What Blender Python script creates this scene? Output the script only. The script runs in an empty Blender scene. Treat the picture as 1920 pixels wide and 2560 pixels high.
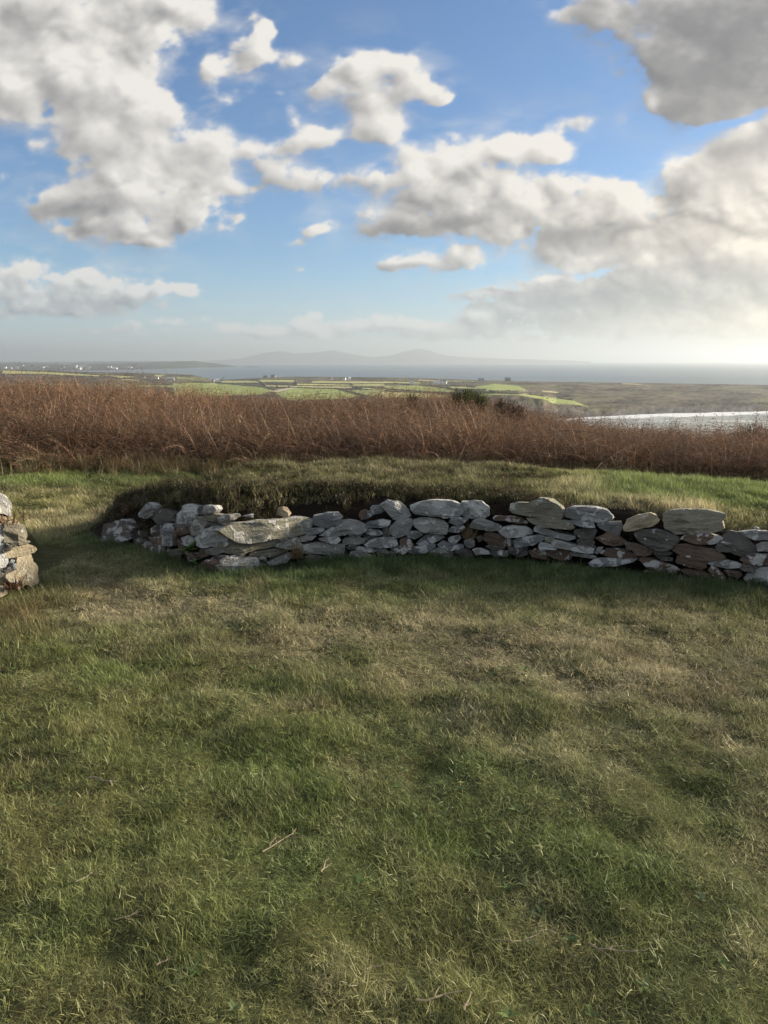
import bpy, math, random
import numpy as np
from mathutils import Vector

SC = bpy.context.scene
COL = SC.collection
rad = math.radians
rng = np.random.default_rng(7)
random.seed(7)

# ------------------------------------------------------------------ camera
F = 1923.0                      # focal length in pixels of the 1920 x 2560 frame
CAMZ = 1.6
PITCH = math.atan((1280 - 901.5) / F)
cd = bpy.data.cameras.new('camera')
cam = bpy.data.objects.new('camera', cd)
COL.objects.link(cam)
cam.location = (0, 0, CAMZ)
cam.rotation_euler = (rad(90) - PITCH, 0, 0)
cd.sensor_fit = 'VERTICAL'
cd.sensor_height = 36.0
cd.lens = 36.0 * F / 2560.0
cd.clip_start = 0.05
cd.clip_end = 200000
SC.camera = cam
SC.render.resolution_x, SC.render.resolution_y = 768, 1024

# ------------------------------------------------------------------ view, sampling
vs = SC.view_settings
vs.view_transform = 'Standard'
vs.look = 'None'
vs.exposure = 1.5
vs.gamma = 1.0
SC.render.engine = 'CYCLES'
cy = SC.cycles
cy.max_bounces = 6
cy.diffuse_bounces = 3
cy.glossy_bounces = 2
cy.transmission_bounces = 3
cy.volume_bounces = 1
cy.sample_clamp_indirect = 4.0

# ------------------------------------------------------------------ sun
SUN_AZ, SUN_EL = 70.0, 14.5
S = Vector((math.sin(rad(SUN_AZ)) * math.cos(rad(SUN_EL)), math.cos(rad(SUN_AZ)) * math.cos(rad(SUN_EL)), math.sin(rad(SUN_EL))))
sd = bpy.data.lights.new('sun', 'SUN')
sd.energy = 4.5
sd.angle = rad(9.0)
sd.color = (1.0, 0.86, 0.66)
so = bpy.data.objects.new('sun', sd)
COL.objects.link(so)
so.rotation_euler = S.to_track_quat('Z', 'Y').to_euler()
so.location = (30, 15, 20)

# ------------------------------------------------------------------ noise
def vnoise2(x, y, seed):
    r = np.random.default_rng(seed)
    T = r.random((256, 256)).astype(np.float32) * 2 - 1
    xi = np.floor(x).astype(np.int64); yi = np.floor(y).astype(np.int64)
    fx = (x - xi).astype(np.float32); fy = (y - yi).astype(np.float32)
    fx = fx * fx * fx * (fx * (fx * 6 - 15) + 10); fy = fy * fy * fy * (fy * (fy * 6 - 15) + 10)
    a = T[xi & 255, yi & 255]; b = T[(xi + 1) & 255, yi & 255]
    c = T[xi & 255, (yi + 1) & 255]; d = T[(xi + 1) & 255, (yi + 1) & 255]
    return (a + (b - a) * fx) * (1 - fy) + (c + (d - c) * fx) * fy

def fbm2(x, y, seed, octv=5, gain=0.5, lac=2.03, billow=False):
    s = 0; amp = 1; tot = 0
    x = np.asarray(x, dtype=np.float64); y = np.asarray(y, dtype=np.float64)
    x, y = x * .83 + y * .56, y * .83 - x * .56
    for o in range(octv):
        n = vnoise2(x + 17.3 * o, y - 9.1 * o, seed + o)
        if billow:
            n = 2 * np.abs(n) * 1.45 - .62
        s = s + amp * n; tot += amp
        amp *= gain; x = x * lac * 0.94 + y * 0.34 * lac; y = y * lac * 0.94 - x * 0.34
    return s / tot

def sstep(a, b, x):
    t = np.clip((x - a) / (b - a), 0, 1)
    return t * t * (3 - 2 * t)

# ------------------------------------------------------------------ world: physical sky plus a computed cloud field (by direction)
AZ0, AZ1, EL0, EL1 = -62.0, 62.0, -1.0, 58.0
CW, CH = 2200, 1050
def build_clouds():
    az = np.linspace(AZ0, AZ1, CW)[None, :] * np.ones((CH, 1))
    el = np.linspace(EL0, EL1, CH)[:, None] * np.ones((1, CW))
    a, e = np.radians(az), np.radians(el)
    # direction -> picture-like plane coordinates of the sky patch (gnomonic about the viewing direction)
    vx = np.sin(a) * np.cos(e); vy = np.cos(a) * np.cos(e); vz = np.sin(e)
    cp, sp = math.cos(PITCH), math.sin(PITCH)
    fw = vy * cp - vz * sp; up = vy * sp + vz * cp
    fw = np.maximum(fw, 0.12)
    k = 1659.0 / 1920.0
    X = (960 + F * vx / fw) * k
    Y = (1280 - F * up / fw) * k
    X = np.clip(X, -1500, 3200); Y = np.clip(Y, -1500, 900)
    # turbulence is finer for the far clouds low in the sky: three fixed sizes, blended by height
    wl = 1 - sstep(180, 460, Y)
    ws_ = sstep(520, 640, Y); wm = 1 - np.maximum(wl, ws_) ; wm = np.clip(wm, 0, 1)
    def nz(fx_, fy_, seed, octv, gain, billow=False, x=None, y=None):
        x = X if x is None else x; y = Y if y is None else y
        return sum(w_ * fbm2(x / (fx_ * k_) + 3, y / (fy_ * k_) + 5, seed + 100 * i_, octv, gain, billow=billow) for i_, (w_, k_) in enumerate(((wl, 1.0), (wm, .72), (ws_, .38))))
    sc = wl + .72 * wm + .40 * ws_
    wx = nz(150, 130, 11, 5, .5); wy = nz(150, 130, 621, 5, .5)
    Xw = X + 46 * sc * wx; Yw = Y + 38 * sc * wy
    def blur(A_, n):
        for ax in (0, 1):
            for _ in range(2):
                P = np.concatenate([np.repeat(np.take(A_, [0], ax), n + 1, ax), A_, np.repeat(np.take(A_, [-1], ax), n, ax)], ax)
                Cs = np.cumsum(P, ax, dtype=np.float64)
                hi = np.take(Cs, range(2 * n + 1, 2 * n + 1 + A_.shape[ax]), ax); lo = np.take(Cs, range(0, A_.shape[ax]), ax)
                A_ = ((hi - lo) / (2 * n + 1)).astype(np.float32)
        return A_
    B = [  # cx, cy, rx, ry, weight
     (40,95,180,125,1.1),(165,50,200,110,1.1),(60,190,120,50,.8),(330,50,110,60,.62),(420,50,70,50,.5),(350,120,70,50,.45),(225,180,95,110,1),(275,250,85,80,1),
     (305,300,105,65,1),(290,375,110,85,1),(330,430,150,62,1),(220,440,140,45,.85),(120,455,60,22,.5),(430,400,75,38,.9),
     (470,330,55,42,.75),(475,300,38,26,.7),(540,330,45,22,.5),(260,507,110,20,.8),(325,525,50,16,.75),(505,485,34,16,.8),(100,315,45,18,.5),(8,400,22,18,.6),
     (545,135,30,50,.85),(575,75,22,48,.85),(605,115,44,18,.55),(470,180,22,50,.5),(520,215,26,30,.55),(500,150,40,20,.4),
     (640,265,20,30,.6),(695,300,36,28,.75),(640,322,55,20,.65),(598,355,30,14,.6),(640,378,60,25,.55),(705,385,85,24,.85),(560,408,34,12,.55),
     (775,140,45,38,1),(850,165,85,46,1.05),(920,195,56,28,.95),(968,220,22,16,.7),(722,190,40,22,.8),(698,220,16,20,.6),(810,235,58,45,1.05),(845,285,42,28,.95),(790,285,40,22,.8),
     (880,395,80,30,.9),(960,350,100,30,1),(1060,312,100,24,1),(1170,308,80,26,1),(1232,268,44,20,.75),(1190,335,60,14,.7),
     (960,430,110,46,1.05),(1050,415,100,48,1.05),(1135,430,80,46,1),(900,480,120,28,1),(1000,480,120,26,1),(815,500,80,14,.9),(690,493,40,16,.85),(640,520,28,10,.7),
     (1255,405,66,40,1),(1330,425,55,28,.9),(1230,460,110,40,1.05),(1300,500,150,48,1.05),(1190,540,75,24,.95),(1275,562,75,16,.9),(1400,515,120,48,1),
     (1475,380,40,40,.9),(1565,350,80,50,1.0),(1635,290,60,42,1.0),(1560,430,130,70,1.1),(1660,430,110,130,1.1),(1500,500,120,50,1.05),(1640,530,120,60,1.05),
     (935,563,80,20,.95),(1000,548,36,24,.9),(858,577,42,9,.8),(1085,515,20,9,.6),(1065,535,14,8,.5),
     (1190,602,22,15,.9),(1160,625,70,18,.9),(1040,637,60,10,.85),(1260,628,120,18,.95),(1400,605,150,32,1),(1560,595,170,42,1.05),(1320,660,250,38,1.0),(1520,655,260,45,1.05),
     (1180,665,110,24,.85),(1040,687,52,13,.85),(1150,712,210,26,.7),(1500,705,260,25,.8),(1640,600,90,60,1),
     (45,590,75,28,.9),(25,640,90,40,.9),(180,607,60,24,.95),(250,640,115,32,.95),(160,650,95,28,.9),(365,622,60,11,.9),(412,624,18,12,.85),(110,672,90,16,.6),(200,590,22,14,.8),
     (660,688,30,14,1),(700,706,66,14,1),(560,708,80,11,.85),(830,688,26,12,1),(845,706,64,14,1),(905,702,42,11,.95),(768,699,20,13,.95),(935,720,95,16,.9),(620,720,160,11,.75),(505,712,40,9,.8),(330,700,60,8,.6),(230,712,70,8,.6),
     (1400,50,120,65,1),(1560,50,210,115,1.15),(1620,160,150,90,1.15),(1500,175,85,55,1.05),(1485,232,50,28,.9),(1300,15,85,34,.6),(1570,205,90,30,1),(1408,215,13,24,.75),(1345,265,16,22,.45),
     (655,580,12,7,.5),(590,60,14,20,.4),(660,110,26,12,.4),(500,225,30,16,.45),(620,200,16,10,.35),(740,300,26,10,.4),(1255,250,36,12,.5),(1110,495,22,8,.5),(430,690,90,10,.4),(300,720,110,10,.4),(90,300,30,10,.4),(400,470,30,12,.4),(470,255,26,14,.4),(1300,560,60,10,.6),
    ]
    D = np.zeros_like(X, dtype=np.float32)
    for cx, cy_, rx, ry, w in B:
        q = ((Xw - cx) / (rx * 1.02)) ** 2 + ((Yw - cy_) / (ry * 1.02)) ** 2
        D = 1 - (1 - D) * (1 - np.clip(w * 0.86 * np.exp(-q ** 1.25 * 0.8), 0, 0.995))
    for cx, cy_, rx, ry, w in [(1490,305,70,24,.95),(1575,266,80,13,.85),(1640,240,50,10,.7),(1350,335,70,48,.85),(1290,352,60,20,.7),(1095,560,60,20,.8),(1060,597,110,14,.9),(1160,505,30,24,.5),(1400,385,40,26,.6),(560,250,50,40,.7),(720,340,60,16,.6),(760,420,80,24,.7),(540,380,40,14,.5),(1280,590,60,8,.6)]:
        q = ((Xw - cx) / rx) ** 2 + ((Yw - cy_ + .18 * (Xw - cx)) / ry) ** 2
        D = D * (1 - w * np.exp(-q))
    # clouds of the same kind outside the traced part of the sky
    out = np.maximum(sstep(40, 260, -X), sstep(1660, 1900, X))
    out = np.maximum(out, sstep(10, 260, -Y))
    gen = fbm2(X / 420 + 8, Y / 260 + 3, 77, 4) * 1.1 + 0.32
    D = D * (1 - out) + out * np.clip(np.maximum(D, gen), 0, 1)
    det = nz(64, 52, 31, 6, .56)
    bil = nz(80, 66, 1051, 5, .55, True)
    fine = nz(26, 21, 4151, 5, .6)
    d2 = D * 0.86 + (0.66 * det + 0.22 * bil + 0.26 * fine) * np.clip(D * 2.2, 0, 1) * (1 - .35 * D)
    alpha = .60 * sstep(0.12, 0.68, d2) + .40 * sstep(0.34, 0.60, d2)
    wis = np.clip(nz(120, 60, 5151, 6, .58) * 1.5 + .15, 0, 1) * np.clip(blur(D, 30) * 2.0, 0, 1) * (1 - sstep(640, 760, Y))
    alpha = 1 - (1 - alpha) * (1 - .62 * wis ** 1.25)
    thick = np.clip((d2 - 0.30) / 0.75, 0, 1)
    # light from the sun's side: march the thickness towards the sun across the sky
    th4 = blur(thick, 4)
    acc = np.zeros_like(thick)
    for st in (6, 11, 18, 27, 40, 58):
        dx = int(round(st * 0.72)); dy = int(round(st * 0.70))
        sh = np.roll(np.roll(th4, -dx, 1), -dy, 0)
        acc += sh
    lit = np.exp(-acc * 0.55)
    # cauliflower relief
    puff = nz(78, 60, 2151, 4, .5, True, Xw, Yw)
    big = nz(150, 110, 3151, 4, .5, True, Xw, Yw)
    H = th4 + (0.22 * puff + 0.50 * big + 0.07 * det) * np.clip(th4 * 2.5, 0, 1)
    def slope(H_, n):
        return (H_ - np.roll(np.roll(H_, -n, 1), -int(n * .9), 0)) / n
    H2 = blur(H, 2)
    rel = np.clip(slope(blur(H, 7), 14) * 7.5 + slope(H2, 5) * 2.6 + 0.10 * fine, -1, 1)
    shade = np.zeros_like(D)
    for cx, cy_, rx, ry, w in [(1560,100,290,180,1.0),(1480,235,90,55,.8),(1400,40,150,90,.95),(190,445,140,32,.55),(260,508,100,16,.45),(880,492,140,24,.8),(985,395,36,24,.75),(1010,480,90,20,.45),
        (815,503,80,12,.6),(1250,505,110,26,.55),(1420,500,160,26,.30),(1610,320,80,24,.55),(1520,390,70,24,.25),(1340,645,330,36,.85),(1180,695,230,30,.7),(1080,632,90,10,.7),(1540,655,160,24,.5),
        (1560,600,200,26,.35),(220,658,120,18,.5),(60,640,100,16,.35),(710,392,80,14,.55),(60,215,120,30,.35),(640,385,60,16,.35),(900,720,120,12,.4),(880,578,70,8,.4),(860,250,40,20,.15),(20,30,200,40,.15)]:
        q = ((Xw - cx) / rx) ** 2 + ((Yw - cy_) / ry) ** 2
        shade = np.maximum(shade, w * np.exp(-q * 0.9))
    shade = np.clip(shade * (1.0 + 0.5 * det), 0, 1)
    edge = np.clip(1 - thick * 1.3, 0, 1)
    glow = np.zeros_like(D)
    for cx, cy_, rx, ry, w in [(120,150,110,90,.5),(230,300,60,60,.35),(330,400,70,40,.4),(800,150,80,40,.5),(830,270,50,40,.35),(1060,325,130,24,.6),(1210,310,60,24,.5),(1060,410,70,30,.4),(1150,440,60,30,.4),(1270,395,70,26,.7),(1340,440,60,24,.5),(920,370,60,24,.4),
        (1470,355,40,24,.6),(1560,470,90,24,.5),(1620,265,70,26,.6),(1640,480,60,50,.6),(1600,545,60,16,.7),(1400,560,90,10,.5),(1275,575,70,10,.4),(1190,600,24,8,.8),(1030,683,50,9,.8),(960,550,60,18,.4),(1410,215,14,24,1.0),(1490,255,20,12,.6),(665,685,34,10,.9),(840,692,44,10,.9),(768,696,18,9,.8),(905,699,30,8,.7),(560,704,60,7,.6),(1450,700,160,12,.6),(1230,668,20,8,.6),
        (150,590,70,14,.6),(300,612,50,10,.5),(410,622,20,8,.5),(575,110,25,50,.4),(690,300,40,30,.4),(505,480,30,14,.4),(250,525,90,8,.3)]:
        q = ((Xw - cx) / rx) ** 2 + ((Yw - cy_) / ry) ** 2
        glow = np.maximum(glow, w * np.exp(-q * .8))
    b = 0.50 + 0.24 * lit + 0.80 * rel + 0.12 * edge + .09 * puff + .34 * glow * (1 + .8 * det) + .11 * big + .06 * fine
    b = b + .07 * (1 - sstep(350, 620, X))
    b = b * (1 - 0.80 * np.clip(shade * 1.1 - .35 * glow, 0, 1))
    b = np.clip(b + 0.04, 0.06, 1.12)
    # colour: cool grey shadow to warm white, warmer towards the sun
    warm = np.exp(-(((np.minimum(X, 1800) - 1800) / 560) ** 2 + ((Y - 680) / 300) ** 2))
    t = np.clip((b - .08) / .98, 0, 1)[..., None] ** 1.15
    dark = np.stack([0.190 + 0 * X, 0.192 + 0 * X, 0.205 + 0 * X], -1)
    white = np.stack([0.86 + 0 * X, 0.83 + 0 * X, 0.78 + 0 * X], -1)
    c = dark * (1 - t) + white * t
    wt = (np.clip(warm, 0, 1) * 0.70)[..., None]
    c = c * (1 - wt) + wt * (c * np.array([1.12, 1.0, 0.82]) + np.array([.10, .085, .05]) * 0.6)
    far = sstep(560, 760, Y)[..., None]          # distant clouds sink into the haze
    hz = np.array([.53, .65, .78]) * (1 - warm[..., None]) + np.array([.70, .565, .36]) * warm[..., None]
    c = c * (1 - .28 * far) + hz * .28 * far
    alpha = alpha * (1 - 0.75 * sstep(725, 785, Y)) * (1 - 0.2 * sstep(500, 700, Y))
    # thin milky veil low in the sky and around the sun
    veil = 0.46 * sstep(540, 775, Y) + 0.58 * np.exp(-(((np.minimum(X, 1850) - 1850) / 520) ** 2 + ((Y - 760) / 120) ** 2))
    veil = np.clip(veil, 0, .9)
    vcol = hz
    A = 1 - (1 - alpha) * (1 - veil)
    c = (c * alpha[..., None] + vcol * (veil * (1 - alpha))[..., None]) / np.maximum(A, 1e-4)[..., None]
    # fade to clear sky at the borders of the patch
    fb = sstep(-61.5, -51, az) * (1 - sstep(51, 61.5, az)) * (1 - sstep(46, 57.5, el))
    A = A * fb
    img = bpy.data.images.new('cloud_field', CW, CH, alpha=True, float_buffer=True)
    img.colorspace_settings.name = 'Linear Rec.709'
    img.alpha_mode = 'CHANNEL_PACKED'
    buf = np.concatenate([c, A[..., None]], -1).astype(np.float32)
    img.pixels.foreach_set(buf.ravel())
    img.update(); img.pack()
    return img

W = bpy.data.worlds.new('World')
SC.world = W
W.use_nodes = True
nt = W.node_tree
nt.nodes.clear()
def N(tree, kind, **kw):
    n = tree.nodes.new(kind)
    for k_, v in kw.items():
        setattr(n, k_, v)
    return n
wo = N(nt, 'ShaderNodeOutputWorld')
sky = N(nt, 'ShaderNodeTexSky', sky_type='NISHITA', sun_disc=False)
sky.sun_elevation = rad(SUN_EL + 6); sky.sun_rotation = rad(SUN_AZ)
sky.air_density = 1.0; sky.dust_density = 0.0; sky.ozone_density = 5.0; sky.altitude = 60
bg1 = N(nt, 'ShaderNodeBackground'); bg1.inputs[1].default_value = 0.050
nt.links.new(sky.outputs[0], bg1.inputs[0])
tc = N(nt, 'ShaderNodeTexCoord')
sep = N(nt, 'ShaderNodeSeparateXYZ'); nt.links.new(tc.outputs['Generated'], sep.inputs[0])
def M(tree, op, a, b=None, c=None):
    m = N(tree, 'ShaderNodeMath', operation=op)
    for i, v in enumerate((a, b, c)):
        if v is None: continue
        if isinstance(v, (int, float)): m.inputs[i].default_value = v
        else: tree.links.new(v, m.inputs[i])
    return m.outputs[0]
azn = M(nt, 'ARCTAN2', sep.outputs[0], sep.outputs[1])
eln = M(nt, 'ARCSINE', sep.outputs[2])
un = M(nt, 'MULTIPLY_ADD', azn, 180 / math.pi / (AZ1 - AZ0), -AZ0 / (AZ1 - AZ0))
vn = M(nt, 'MULTIPLY_ADD', eln, 180 / math.pi / (EL1 - EL0), -EL0 / (EL1 - EL0))
cmb = N(nt, 'ShaderNodeCombineXYZ'); nt.links.new(un, cmb.inputs[0]); nt.links.new(vn, cmb.inputs[1])
ti = N(nt, 'ShaderNodeTexImage', extension='CLIP', interpolation='Cubic'); ti.image = build_clouds()
nt.links.new(cmb.outputs[0], ti.inputs[0])
bg2 = N(nt, 'ShaderNodeBackground'); CLOUD = 0.365
bg2.inputs[1].default_value = CLOUD
nt.links.new(ti.outputs[0], bg2.inputs[0])
mx = N(nt, 'ShaderNodeMixShader')
nt.links.new(ti.outputs[1], mx.inputs[0]); nt.links.new(bg1.outputs[0], mx.inputs[1]); nt.links.new(bg2.outputs[0], mx.inputs[2])
# broken cloud outside the computed patch, out of view, added to raise ambient light
cn = N(nt, 'ShaderNodeTexNoise'); cn.inputs['Scale'].default_value = 2.4; cn.inputs['Detail'].default_value = 6; cn.inputs['Roughness'].default_value = .58
nt.links.new(tc.outputs['Generated'], cn.inputs['Vector'])
def mrange(v, a, b):
    m_ = N(nt, 'ShaderNodeMapRange'); m_.inputs[1].default_value = a; m_.inputs[2].default_value = b
    nt.links.new(v, m_.inputs[0]); return m_.outputs[0]
cov = mrange(cn.outputs[0], .42, .60)
outm = M(nt, 'MAXIMUM', mrange(M(nt, 'ABSOLUTE', azn), rad(50), rad(62)), mrange(eln, rad(46), rad(58)))
cov = M(nt, 'MULTIPLY', M(nt, 'MULTIPLY', cov, outm), M(nt, 'GREATER_THAN', eln, 0.0))
bg3 = N(nt, 'ShaderNodeBackground'); bg3.inputs[0].default_value = (.80, .79, .78, 1); bg3.inputs[1].default_value = CLOUD
mx2 = N(nt, 'ShaderNodeMixShader')
nt.links.new(cov, mx2.inputs[0]); nt.links.new(mx.outputs[0], mx2.inputs[1]); nt.links.new(bg3.outputs[0], mx2.inputs[2])
nt.links.new(mx2.outputs[0], wo.inputs[0])

# ------------------------------------------------------------------ helpers
def ray(px, py):
    dx = (px - 960) / F; dy = -(py - 1280) / F
    cp, sp = math.cos(PITCH), math.sin(PITCH)
    return np.array([dx, cp + dy * sp, -sp + dy * cp])

def at_z(px, py, z):
    d = ray(px, py); t = (z - CAMZ) / d[2]
    return np.array([d[0] * t, d[1] * t, z])

def at_r(px, py, r):             # point on the pixel's ray at horizontal distance r
    d = ray(px, py); t = r / math.hypot(d[0], d[1])
    return np.array([d[0] * t, d[1] * t, CAMZ + d[2] * t])

def interp(x, tab, j):
    return np.interp(x, [t[0] for t in tab], [t[j] for t in tab])

def tag(o, label=None, cat=None, group=None, kind=None):
    for k_, v in (('label', label), ('category', cat), ('group', group), ('kind', kind)):
        if v: o[k_] = v
    return o

def mesh(name, V, Fc, mat, attrs=None, smooth=False, parent=None, loc=(0, 0, 0)):
    me = bpy.data.meshes.new(name)
    V = np.asarray(V, dtype=np.float32)
    if isinstance(Fc, np.ndarray):
        nf, nv = Fc.shape
        me.vertices.add(len(V)); me.vertices.foreach_set('co', V.ravel())
        me.loops.add(nf * nv); me.loops.foreach_set('vertex_index', Fc.astype(np.int32).ravel())
        me.polygons.add(nf); me.polygons.foreach_set('loop_start', np.arange(0, nf * nv, nv, dtype=np.int32))
        me.update(calc_edges=True)
    else:
        me.from_pydata(V.tolist(), [], [list(f) for f in Fc]); me.update()
    if smooth and len(me.polygons):
        me.polygons.foreach_set('use_smooth', np.ones(len(me.polygons), dtype=bool))
    for an, (ty, arr) in (attrs or {}).items():
        at = me.attributes.new(an, ty, 'POINT')
        key = {'FLOAT': 'value', 'INT': 'value', 'FLOAT_VECTOR': 'vector', 'FLOAT_COLOR': 'color'}[ty]
        at.data.foreach_set(key, np.asarray(arr).astype(np.int32 if ty == 'INT' else np.float32).ravel())
    if mat: me.materials.append(mat)
    o = bpy.data.objects.new(name, me); COL.objects.link(o)
    o.location = loc
    if parent: o.parent = parent
    return o

def empty(name, loc, **kw):
    o = bpy.data.objects.new(name, None); COL.objects.link(o); o.location = loc
    o.empty_display_size = .2
    return tag(o, **kw)

def grid_faces(nr, nc):
    i = np.arange(nr - 1)[:, None] * nc + np.arange(nc - 1)[None, :]
    i = i.ravel()
    return np.stack([i, i + 1, i + nc + 1, i + nc], 1)

def new_mat(name):
    m = bpy.data.materials.new(name); m.use_nodes = True
    t = m.node_tree; t.nodes.clear()
    out = N(t, 'ShaderNodeOutputMaterial')
    return m, t, out

def mixc(t, fac, a, b, mode='MIX'):
    n = N(t, 'ShaderNodeMix', data_type='RGBA', blend_type=mode)
    for sock, v in ((n.inputs[0], fac), (n.inputs[6], a), (n.inputs[7], b)):
        if isinstance(v, (int, float)): sock.default_value = v
        elif isinstance(v, tuple): sock.default_value = (*v, 1.0) if len(v) == 3 else v
        else: t.links.new(v, sock)
    return n.outputs[2]

def noise_n(t, vec, scale, detail=4, rough=.55, dist=0.0):
    n = N(t, 'ShaderNodeTexNoise'); n.inputs['Scale'].default_value = scale
    n.inputs['Detail'].default_value = detail; n.inputs['Roughness'].default_value = rough
    n.inputs['Distortion'].default_value = dist
    if vec is not None: t.links.new(vec, n.inputs['Vector'])
    return n.outputs[0]

def ramp(t, fac, stops):
    r = N(t, 'ShaderNodeValToRGB'); cr = r.color_ramp
    while len(cr.elements) < len(stops): cr.elements.new(.5)
    for el_, (p, c) in zip(cr.elements, stops):
        el_.position = p; el_.color = (*c, 1) if len(c) == 3 else c
    t.links.new(fac, r.inputs[0])
    return r.outputs[0]

def attr_n(t, name, ty='GEOMETRY'):
    a = N(t, 'ShaderNodeAttribute', attribute_type=ty, attribute_name=name)
    return a

def simple_mat(name, c, rough=.8, var=.25, scale=3.0):
    m, t, out = new_mat(name)
    b = N(t, 'ShaderNodeBsdfPrincipled'); b.inputs['Roughness'].default_value = rough
    g = N(t, 'ShaderNodeTexCoord')
    n = noise_n(t, g.outputs['Object'], scale, 5)
    lo = tuple(x * (1 - var) for x in c); hi = tuple(min(1, x * (1 + var)) for x in c)
    t.links.new(ramp(t, n, [(.3, lo), (.7, hi)]), b.inputs[0])
    t.links.new(b.outputs[0], out.inputs[0])
    return m

# ------------------------------------------------------------------ terrain close by
WALL = [(225,1352),(250,1354),(330,1368),(420,1394),(500,1430),(560,1440),(640,1430),(740,1413),(860,1406),(1000,1400),(1180,1402),(1300,1408),
        (1420,1424),(1560,1438),(1700,1453),(1850,1468),(1920,1474),(2100,1490),(2400,1510)]
STOP = [(225,1322),(330,1268),(400,1274),(480,1280),(560,1306),(640,1304),(720,1300),(800,1298),(870,1272),(1000,1268),(1200,1266),(1300,1262),(1400,1272),(1500,1282),(1600,1300),(1700,1300),(1800,1328),(1920,1342),(2400,1350)]
LIP = [(225,1316),(300,1262),(380,1246),(440,1240),(560,1236),(640,1232),(700,1226),(900,1232),(1100,1243),(1250,1247),(1400,1254),(1500,1265),(1700,1282),(1800,1308),(1920,1322),(2400,1335)]
CREST = [(225,1312,.35),(330,1243,.55),(440,1222,.8),(480,1213,.9),(560,1184,1.3),(650,1172,1.6),(800,1163,1.8),(1000,1166,1.9),(1200,1171,1.9),(1350,1181,1.9),(1500,1198,1.9),(1650,1218,1.9),(1920,1248,1.9),(2400,1262,1.9)]
wp = np.array([at_z(a, b, 0.0) for a, b in WALL])
WAZ = np.arctan2(wp[:, 0], wp[:, 1]); WR = np.hypot(wp[:, 0], wp[:, 1])
def tab_az(tab, zero=False):
    return np.array([math.atan2(*(ray(t[0], t[1])[:2])) for t in tab])
def rwall(az): return np.interp(az, WAZ, WR)
def height_tab(tab, dfun):
    A, Z = [], []
    for i, t in enumerate(tab):
        d = ray(t[0], t[1]); a = math.atan2(d[0], d[1]); A.append(a)
        r = rwall(a) + dfun(t)
        Z.append(at_r(t[0], t[1], r)[2])
    return np.array(A), np.array(Z)
ST_A, ST_Z = height_tab(STOP, lambda t: .10)
LP_A, LP_Z = height_tab(LIP, lambda t: .5)
CR_A, CR_Z = height_tab(CREST, lambda t: t[2])
CR_D = np.array([t[2] for t in CREST])
# outward ground: height at 12 m and at the far brow (24 m)
BROW = [(-700,948),(0,950),(200,957),(335,968),(600,987),(800,991),(960,986),(1100,985),(1200,994),(1300,1020),(1400,1046),(1500,1062),(1650,1077),(1800,1085),(1920,1090),(2700,1105)]
BR_H = 0.72
RB = 26.0
BW_A = np.array([math.atan2(*(ray(t[0], t[1])[:2])) for t in BROW])
BW_Z = np.array([at_r(t[0], t[1], RB)[2] - BR_H for t in BROW])
BASE = [(-700,1168),(0,1172),(250,1178),(480,1182),(800,1178),(1200,1180),(1400,1184),(1550,1196),(1700,1212),(1900,1215),(2700,1225)]
BA_A = np.array([math.atan2(*(ray(t[0], t[1])[:2])) for t in BASE])
BA_Z = np.array([at_r(t[0], t[1], 11.8)[2] for t in BASE])
R_BR = 11.8
def ground_z(x, y, rough=True):
    x = np.asarray(x, float); y = np.asarray(y, float)
    r = np.hypot(x, y); az = np.arctan2(x, y)
    front = (np.abs(az) < 1.2)
    zb = np.interp(az, BA_A, BA_Z); zs = np.interp(az, BW_A, BW_Z)
    t = np.clip((r - 7.5) / (R_BR - 7.5), 0, 1); t = t * t * (3 - 2 * t)
    z = zb * t
    u = np.clip((r - R_BR) / (RB - R_BR), 0, None)
    z = np.where(r > R_BR, zb + (zs - zb) * np.minimum(u, 1), z)
    q = np.clip(r - RB, 0, None)
    z = z - np.where(r > RB, (0.16 * q + 0.0009 * q * q), 0)
    z = np.maximum(z, -75)
    # bank of turf behind the wall face
    rw = rwall(az)
    d = r - rw - 0.20
    zt = np.interp(az, ST_A, ST_Z) - 0.05; zl = np.interp(az, LP_A, LP_Z); zc = np.interp(az, CR_A, CR_Z); dc = np.interp(az, CR_A, CR_D) - .2
    inw = (az > WAZ[0]) & (az < 1.2)
    lf = sstep(WAZ[0] - .002, WAZ[0] + .03, az)
    h1 = zt * np.clip(d / .12, 0, 1)
    h2 = zt + (zl - zt) * sstep(.10, .34, d)
    h3 = zl + (zc - zl) * np.clip((d - .3) / np.maximum(dc - .3, .05), 0, 1) ** .8
    hb = np.where(d < .12, h1, np.where(d < .3, h2, np.maximum(np.where(d < .34, h2, -9), h3)))
    wid = np.interp(az, CR_A, np.array([.5,.7,1.0,1.1,1.5,1.7,1.9,2.0,2.2,2.6,3.2,3.8,4.2,4.2]))
    fall = 1 - sstep(0, 1, (d - dc) / wid)
    hb = np.where(d > dc, z + (zc - z) * fall, hb)
    hb = np.where((d > 0) & inw, hb, -9)
    z = np.where((d > 0) & inw & (d < dc + 5) & (r < 14), np.maximum(z, hb * lf + z * (1 - lf)), z)
    # second bank at the left, behind the end of the other wall
    lx = sstep(2.80, 3.05, -x) * sstep(4.95, 5.25, y) * (1 - sstep(6.0, 6.9, y))
    z = z + 0.52 * lx * sstep(0, 1, lx)
    if rough:
        fade = np.clip(1.2 - r / 40, 0.1, 1)
        z = z + fade * (0.036 * fbm2(x * 1.6, y * 1.6, 301, 3) + 0.030 * fbm2(x * 4.6, y * 4.6, 311, 3) + 0.010 * fbm2(x * 13, y * 13, 321, 2))
    return z

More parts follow.
